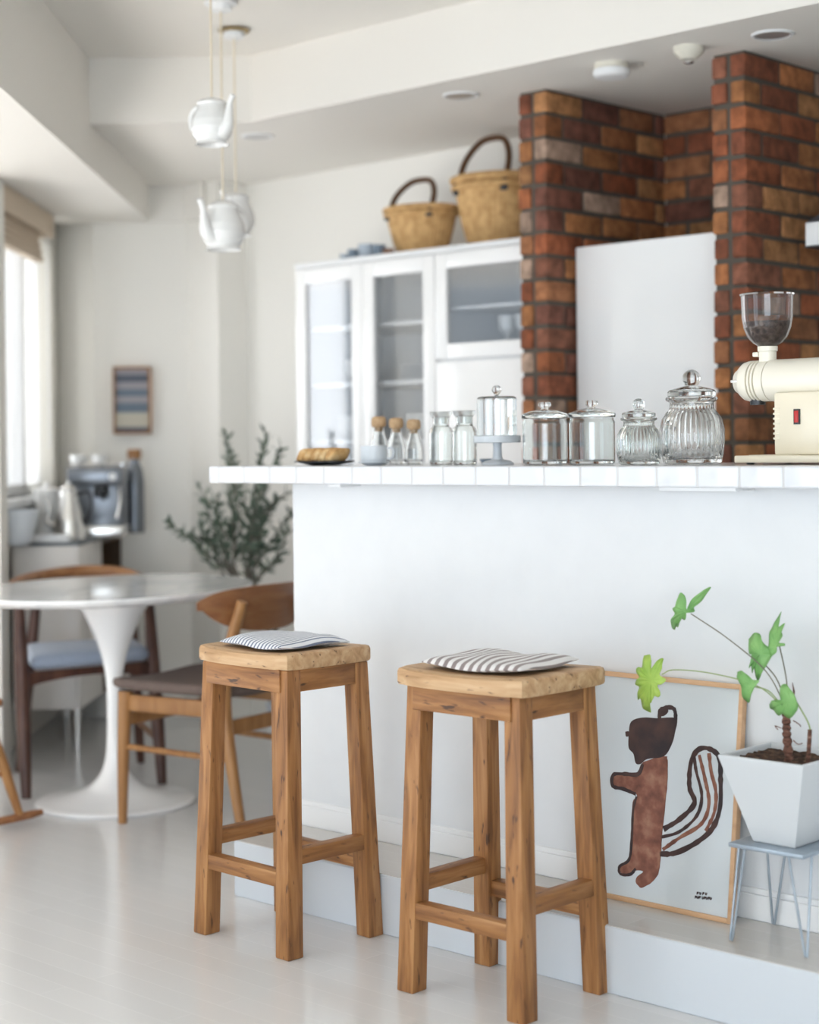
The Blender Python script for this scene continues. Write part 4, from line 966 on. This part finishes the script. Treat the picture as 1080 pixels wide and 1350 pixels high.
leaf(S([(245, 180), (285, 85), (325, 110), (345, 180), (340, 250), (375, 265), (360, 220), (385, 140), (430, 80), (475, 40), (460, 110), (430, 180), (390, 235), (385, 280), (330, 290), (325, 330), (295, 360), (250, 320), (235, 380), (195, 435), (155, 420), (160, 370), (125, 410), (115, 470), (95, 450), (110, 390), (160, 340), (215, 290), (200, 240), (235, 220)], 860, 770, q1), 3.06, M['leaf'], (905, 806), .006, .3, (.5, -.3))
q2 = 120 / 736
leaf(S([(130, 330), (165, 280), (215, 285), (250, 330), (280, 370), (320, 400), (350, 430), (325, 480), (290, 560), (240, 640), (215, 660), (205, 560), (185, 600), (180, 520), (160, 560), (190, 450), (160, 440), (150, 380)], 960, 790, q2), 3.12, M['leaf'], (1003, 862), .006, .2, (.3, .2))
leaf(S([(325, 180), (342, 112), (360, 180), (370, 230), (405, 200), (400, 260), (415, 300), (400, 350), (440, 360), (440, 380), (395, 385), (395, 430), (355, 455), (325, 420), (320, 370), (305, 290), (310, 240)], 960, 790, q2), 3.13, M['leaf'], (1024, 852), .004, .25, (.2, .3))
leaf(S([(60, 590), (100, 580), (150, 610), (200, 650), (240, 660), (210, 720), (185, 770), (155, 840), (110, 800), (100, 710), (65, 640)], 960, 790, q2), 3.10, M['leaf'], (994, 903), .004, .2, (.3, 0))
leaf(S([(290, 860), (330, 825), (390, 835), (435, 860), (410, 780), (420, 700), (460, 690), (500, 730), (540, 800), (550, 880), (510, 950), (465, 970), (425, 930), (380, 950), (340, 910), (300, 895)], 960, 790, q2), 3.10, M['leaf'], (1042, 922), .005, .15, (.2, 0))

# ------------------------------------------------------------------ tulip table
t = thing('tulip_table', 'white pedestal table with oval marble top', 'table', (-1.005, 5.82, 0))
prof = [(0, 0), (.262, 0), (.268, .004), (.268, .010), (.255, .0145), (.21, .021), (.15, .034), (.10, .052), (.07, .075), (.048, .105), (.036, .14), (.030, .18), (.0268, .24), (.0262, .30), (.0265, .37), (.029, .42), (.037, .47), (.050, .52), (.068, .57), (.090, .62), (.115, .66), (.142, .692), (.15, .70), (0, .70)]
pp = bez([(r, z, 0) for r, z in prof[4:-1]], 3)
bm = new(); lathe(bm, prof[:4] + [(p.x, p.y) for p in pp] + [(0, .70)], 56); obj('pedestal', bm, M['lacquer'], t, True, None, 60)
bm = new(); E1 = (.455, .56, .075)
def ell(s, z): return [((E1[0] * math.cos(q) + E1[2] * math.sin(q)) * s, E1[1] * math.sin(q) * s, z) for q in [2 * PI * k / 72 for k in range(72)]]
rings(bm, [ell(.93, .7005), ell(.985, .712), ell(1, .720), ell(1, .7255), ell(.994, .729)]); obj('tabletop', bm, M['marble'], t, True, None, 35)

# ------------------------------------------------------------------ oak chair at the table
oc = thing('dining_chair', 'oak dining chair with curved walnut backrest and taupe seat', 'chair', (-.646, 5.564, 0), math.radians(147))
for sy in (-1, 1):
    bm = new(); P = bez([(.200, sy * .210, 0), (.196, sy * .207, .22), (.190, sy * .200, .42)], 6); tube(bm, P, [.0145 + .0095 * k / 12 for k in range(13)], 14); obj('leg', bm, M['oak'], oc)
    bm = new(); P = bez([(-.285, sy * .205, 0), (-.235, sy * .195, .22), (-.200, sy * .185, .43), (-.225, sy * .182, .58), (-.272, sy * .180, .722)], 6)
    tube(bm, P, [.0145 + .0085 * (k / 12) if k < 12 else .023 - .006 * (k - 12) / 12 for k in range(len(P))], 14); obj('leg', bm, M['oak'], oc)
    bm = new(); beam(bm, (.185, sy * .200, .385), (-.205, sy * .187, .385), (.020, .052), (.020, .052), (0, 1, 0), .004); obj('side_rail', bm, M['oak'], oc)
    bm = new(); tube(bm, [(.196, sy * .206, .245), (-.232, sy * .193, .235)], .010, 10); obj('stretcher', bm, M['oak'], oc)
bm = new(); beam(bm, (.19, -.20, .33), (.19, .20, .33), (.016, .038), (.016, .038), (1, 0, 0), .003); obj('front_rail', bm, M['oak'], oc)
bm = new(); beam(bm, (-.214, -.187, .33), (-.214, .187, .33), (.016, .045), (.016, .045), (1, 0, 0), .003); obj('rear_rail', bm, M['oak'], oc)
bm = new(); ol = []
for k in range(48):
    q = 2 * PI * k / 48; cx_, sy_ = math.cos(q), math.sin(q); e = lambda v, n: math.copysign(abs(v) ** (2 / n), v)
    x = .030 + .232 * e(cx_, 5); y = e(sy_, 5) * (.222 + .028 * e(cx_, 5)); ol.append((x, y))
def sring(s, f): return [((x - .03) * s + .03, y * s, f((x - .03) * s + .03, y * s)) for x, y in ol]
dip = lambda x, y: .444 + .35 * y * y + .08 * max(0, x) ** 2
rings(bm, [sring(.93, lambda x, y: dip(x, y) - .034), sring(.985, lambda x, y: dip(x, y) - .028), sring(1, lambda x, y: dip(x, y) - .015), sring(.985, lambda x, y: dip(x, y) - .004), sring(.93, dip), sring(.6, dip), sring(.25, dip)])
obj('seat', bm, M['brown_fabric'], oc, True, None, 180)
bm = new(); rs = []
for k in range(33):
    q = -1 + k / 16; y = q * .268; x = -.250 + .085 * q * q
    tz = .762 - .012 * q * q; hz = .142 * max(.12, (1 - abs(q) ** 2.6)) ** .55
    th = .0075 * max(.35, (1 - abs(q) ** 4)); nx, ny = 1, -.6 * q; l = math.hypot(nx, ny); nx, ny = nx / l, ny / l
    c0 = Vector((x, y, 0)); nn = Vector((nx, ny, 0)); top = tz - .03 * abs(q) ** 6; bot = max(tz - hz, top - hz) if True else 0
    bot = top - hz + .02 * abs(q) ** 6
    ring_ = []
    for zz, o_ in ((bot, -.6), (bot + .004, -1), (lerp(bot, top, .5), -1.0), (top - .004, -1), (top, -.6), (top, .6), (top - .004, 1), (lerp(bot, top, .5), 1.0), (bot + .004, 1), (bot, .6)):
        ring_.append(c0 + nn * th * o_ + Vector((0, 0, zz)))
    rs.append(ring_)
rings(bm, rs); obj('backrest', bm, M['oak_back'], oc, True, None, 60)

# ------------------------------------------------------------------ dark armchair behind the table
dc = thing('armchair', 'dark wood chair with blue-grey cushion behind the pedestal table', 'chair', (-1.19, 6.25, 0))
O = Vector((-1.19, 6.25, 0)); D = lambda x, y, z: Vector((x, y, z)) - O
Lf, Rf = (-1.324, 5.898), (-.892, 6.124); Lt, Rt = (-1.362, 5.99), (-.962, 6.30); Lb, Rb = (-1.462, 6.40), (-1.035, 6.555)
for (fx, fy), (tx, ty), zt in ((Lf, Lt, .690), (Rf, Rt, .690)):
    bm = new(); P = [lerp(D(fx, fy, 0), D(tx, ty, zt), k / 12) for k in range(13)]; tube(bm, P, [.0125 + .0125 * math.sin(PI * min(1, .12 + .8 * k / 12)) for k in range(13)], 14); obj('leg', bm, M['dark'], dc)
for (fx, fy), (tx, ty) in ((Lb, (-1.385, 6.415)), (Rb, (-1.06, 6.50))):
    bm = new(); P = [lerp(D(fx, fy, 0), D(tx, ty, .712), k / 12) for k in range(13)]; tube(bm, P, [.012 + .010 * math.sin(PI * min(1, .1 + .8 * k / 12)) for k in range(13)], 14); obj('leg', bm, M['dark'], dc)
bm = new(); P = bez([D(-1.362, 5.99, .682), D(-1.415, 6.13, .694), D(-1.435, 6.28, .712), D(-1.385, 6.44, .722), D(-1.26, 6.54, .730), D(-1.12, 6.55, .727), D(-1.02, 6.49, .708), D(-.965, 6.41, .690), D(-.958, 6.29, .682)], 8)
tube(bm, P, [.013 + .017 * math.sin(PI * k / (len(P) - 1)) ** 2 for k in range(len(P))], 12, flat=.75); obj('back_rail', bm, M['rail'], dc)
zs = .425; FL, FR, BL, BR = [lerp(Vector((*a, 0)), Vector((*b, 0)), .6) for a, b in ((Lf, Lt), (Rf, Rt))] + [Vector((-1.435, 6.40, 0)), Vector((-1.045, 6.55, 0))]
def apron(p, q, h0, h1, th=.018):
    bm = new(); rs = []; d = (q - p); n_ = Vector((-d.y, d.x, 0)).normalized() * th / 2
    for k in range(17):
        f = k / 16; c = lerp(p, q, f); hh = lerp(h1, h0, math.sin(PI * f) ** .6); rs.append([c - n_ + Vector((0, 0, zs - hh)), c + n_ + Vector((0, 0, zs - hh)), c + n_ + Vector((0, 0, zs)), c - n_ + Vector((0, 0, zs))])
    rs = [[v - O for v in r] for r in rs]; rings(bm, rs); return bm
obj('front_rail', apron(FL, FR, .028, .062), M['dark'], dc); obj('rear_rail', apron(BL, BR, .03, .05), M['dark'], dc); obj('side_rail', apron(FL, BL, .04, .05), M['dark'], dc); obj('side_rail', apron(FR, BR, .04, .05), M['dark'], dc)
for p, q in ((Lf, Lb), (Rf, Rb)):
    p3, q3 = Vector((*p, .0)), Vector((*q, .0)); bm = new()
    tube(bm, [lerp(p3, Vector((*(Lt if p is Lf else Rt), .69)), .22) - O, lerp(q3, Vector((-1.385, 6.415, .712) if p is Lf else (-1.06, 6.50, .712)), .22) - O], .011, 10); obj('stretcher', bm, M['rail'], dc)
bm = new(); cen = (FL + FR + BL + BR) / 4; quad = [cen + (v - cen) * 1.0 for v in (FL, FR, BR, BL)]
quad[0] += (quad[1] - quad[0]) * .06; quad[1] -= (quad[1] - quad[0]) * .04; ol = []
for i in range(4):
    for k in range(12): ol.append(lerp(quad[i], quad[(i + 1) % 4], k / 12))
def cr_(s, z):
    out = []
    for v in ol:
        w_ = (v - cen); l = w_.length; out.append(cen + w_ * s * (1 - .10 * max(0, (l / .27) - .8)) + Vector((0, 0, z)) - O)
    return out
rings(bm, [cr_(.92, zs + .0005), cr_(.99, zs + .008), cr_(1.02, zs + .024), cr_(.99, zs + .044), cr_(.92, zs + .053), cr_(.7, zs + .058), cr_(.3, zs + .060)])
cu = obj('seat_cushion', bm, M['blue_fabric'], dc, True, None, 180)

# ------------------------------------------------------------------ rocking chair at the left edge
rc = thing('rocking_chair', 'wooden rocking chair cut off at the left edge', 'chair', (-1.68, 5.46, 0), math.radians(33))
for sy in (-1, 1):
    bm = new(); P = []
    for k in range(25):
        q = -1 + k / 12; P.append((q * .42 + .02, sy * .23, .014 + .065 * q * q * (1.0 if q < 0 else .35)))
    tube(bm, P, [.015 if 0 < k < 24 else .010 for k in range(25)], 12, flat=.9); obj('rocker', bm, M['oak_back'], rc)
    bm = new(); tube(bm, [(.365, sy * .23, .035), (.315, sy * .22, .20), (.255, sy * .205, .395)], [.0125, .018, .014], 14); obj('leg', bm, M['oak'], rc)
    bm = new(); tube(bm, [(-.22, sy * .23, .035), (-.19, sy * .20, .21), (-.15, sy * .17, .39)], [.0125, .017, .014], 14); obj('leg', bm, M['oak'], rc)
    bm = new(); tube(bm, [(.32, sy * .222, .17), (-.20, sy * .205, .17)], .009, 10); obj('stretcher', bm, M['oak_back'], rc)
    bm = new(); tube(bm, [(-.17, sy * .17, .40), (-.30, sy * .19, .95)], [.014, .011], 12); obj('back_post', bm, M['oak'], rc)
for k in range(5):
    bm = new(); y = -.12 + .06 * k; tube(bm, [(-.17, y, .40), (-.29, y, .92)], .007, 8); obj('spindle', bm, M['oak'], rc)
bm = new(); beam(bm, (-.295, -.20, .93), (-.295, .20, .93), (.018, .07), (.018, .07), (1, 0, 0), .006); obj('top_rail', bm, M['oak'], rc)
bm = new(); box(bm, (-.21, -.25, .385), (.31, .25, .412), .011, 3); obj('seat', bm, M['oak_back'], rc)

# ------------------------------------------------------------------ olive tree behind the counter end
YT = 6.55
ot = thing('olive_tree', 'potted olive tree with grey-green leaves behind the counter end', 'tree', (-.475, YT, 0)); OT = Vector((-.475, YT, 0))
bm = new(); lathe(bm, [(0, 0), (.055, 0), (.06, .01), (.078, .2), (.082, .21), (.082, .225), (.074, .225), (.072, .2), (0, .19)], 32); obj('pot', bm, M['grey'], ot)
rg = random.Random(21); bw, bl_ = new(), new()
ax = at_y(326, 752, YT) - OT
tube(bw, bez([(0, 0, .19), (.0, .0, .34), (-.05, 0, .52), ax], 8), [.012 - .00012 * k for k in range(25)], 8)
ax2 = at_y(308, 748, YT) - OT
tube(bw, bez([(-.01, .01, .19), (-.03, .02, .4), ax2], 8), .008, 8)
tips = [((298, 572), 0), ((308, 600), 1), ((350, 570), 0), ((371, 592), 0), ((342, 600), 0), ((220, 688), 1), ((238, 705), 1), ((262, 640), 1), ((272, 664), 1), ((285, 655), 1), ((300, 640), 1), ((318, 640), 0), ((352, 640), 0), ((378, 648), 0), ((386, 672), 0), ((380, 700), 0), ((350, 690), 0), ((325, 690), 0), ((262, 722), 1), ((285, 726), 1), ((352, 748), 0), ((366, 722), 0), ((312, 722), 1), ((265, 690), 1), ((300, 690), 1), ((340, 670), 0), ((365, 660), 0), ((290, 690), 1), ((330, 722), 0), ((372, 740), 0)]
def add_leaf(bm, p, d, up, L, W):
    s = d.cross(up).normalized(); m_ = p + d * L * .5
    vs = [bm.verts.new(v) for v in (p, p + d * L * .3 + s * W, m_ + d * L * .15 + s * W * .9, p + d * L, m_ + d * L * .15 - s * W * .9, p + d * L * .3 - s * W)]
    n_ = s.cross(d) * W * .35; mid1 = bm.verts.new(p + d * L * .3 - n_); mid2 = bm.verts.new(m_ + d * L * .15 - n_)
    bm.faces.new((vs[0], vs[1], mid1)); bm.faces.new((vs[0], mid1, vs[5])); bm.faces.new((vs[1], vs[2], mid2, mid1)); bm.faces.new((mid1, mid2, vs[4], vs[5])); bm.faces.new((vs[2], vs[3], mid2)); bm.faces.new((mid2, vs[3], vs[4]))
for (px, py), wch in tips:
    st = (ax if wch == 0 else ax2) + Vector((0, 0, rg.uniform(-.12, .0)))
    e = at_y(px, py, YT + rg.uniform(-.22, .22)) - OT
    mid = lerp(st, e, .5) + Vector((rg.uniform(-.03, .03), rg.uniform(-.04, .04), rg.uniform(.0, .05)))
    P = bez([st, mid, e], 10); tube(bw, P, [.0045 - .00016 * k for k in range(len(P))], 5)
    Lb_ = (e - st).length; n_ = max(10, int(Lb_ * 95))
    for k in range(n_):
        f = .28 + .74 * k / n_; q = min(len(P) - 2, int(f * (len(P) - 1))); p0 = lerp(P[q], P[q + 1], min(1.05, f * (len(P) - 1) - q)); d0 = (P[q + 1] - P[q]).normalized()
        dd = (d0 * rg.uniform(.4, 1.1) + Vector((rg.uniform(-1, 1), rg.uniform(-1, 1), rg.uniform(-.7, .9)))).normalized()
        add_leaf(bl_, p0, dd, Vector((rg.uniform(-1, 1), rg.uniform(-1, 1), rg.uniform(.2, 1))).normalized(), rg.uniform(.030, .052), rg.uniform(.0045, .0075))
obj('branches', bw, M['olivebark'], ot); obj('foliage', bl_, M['olive'], ot, False)
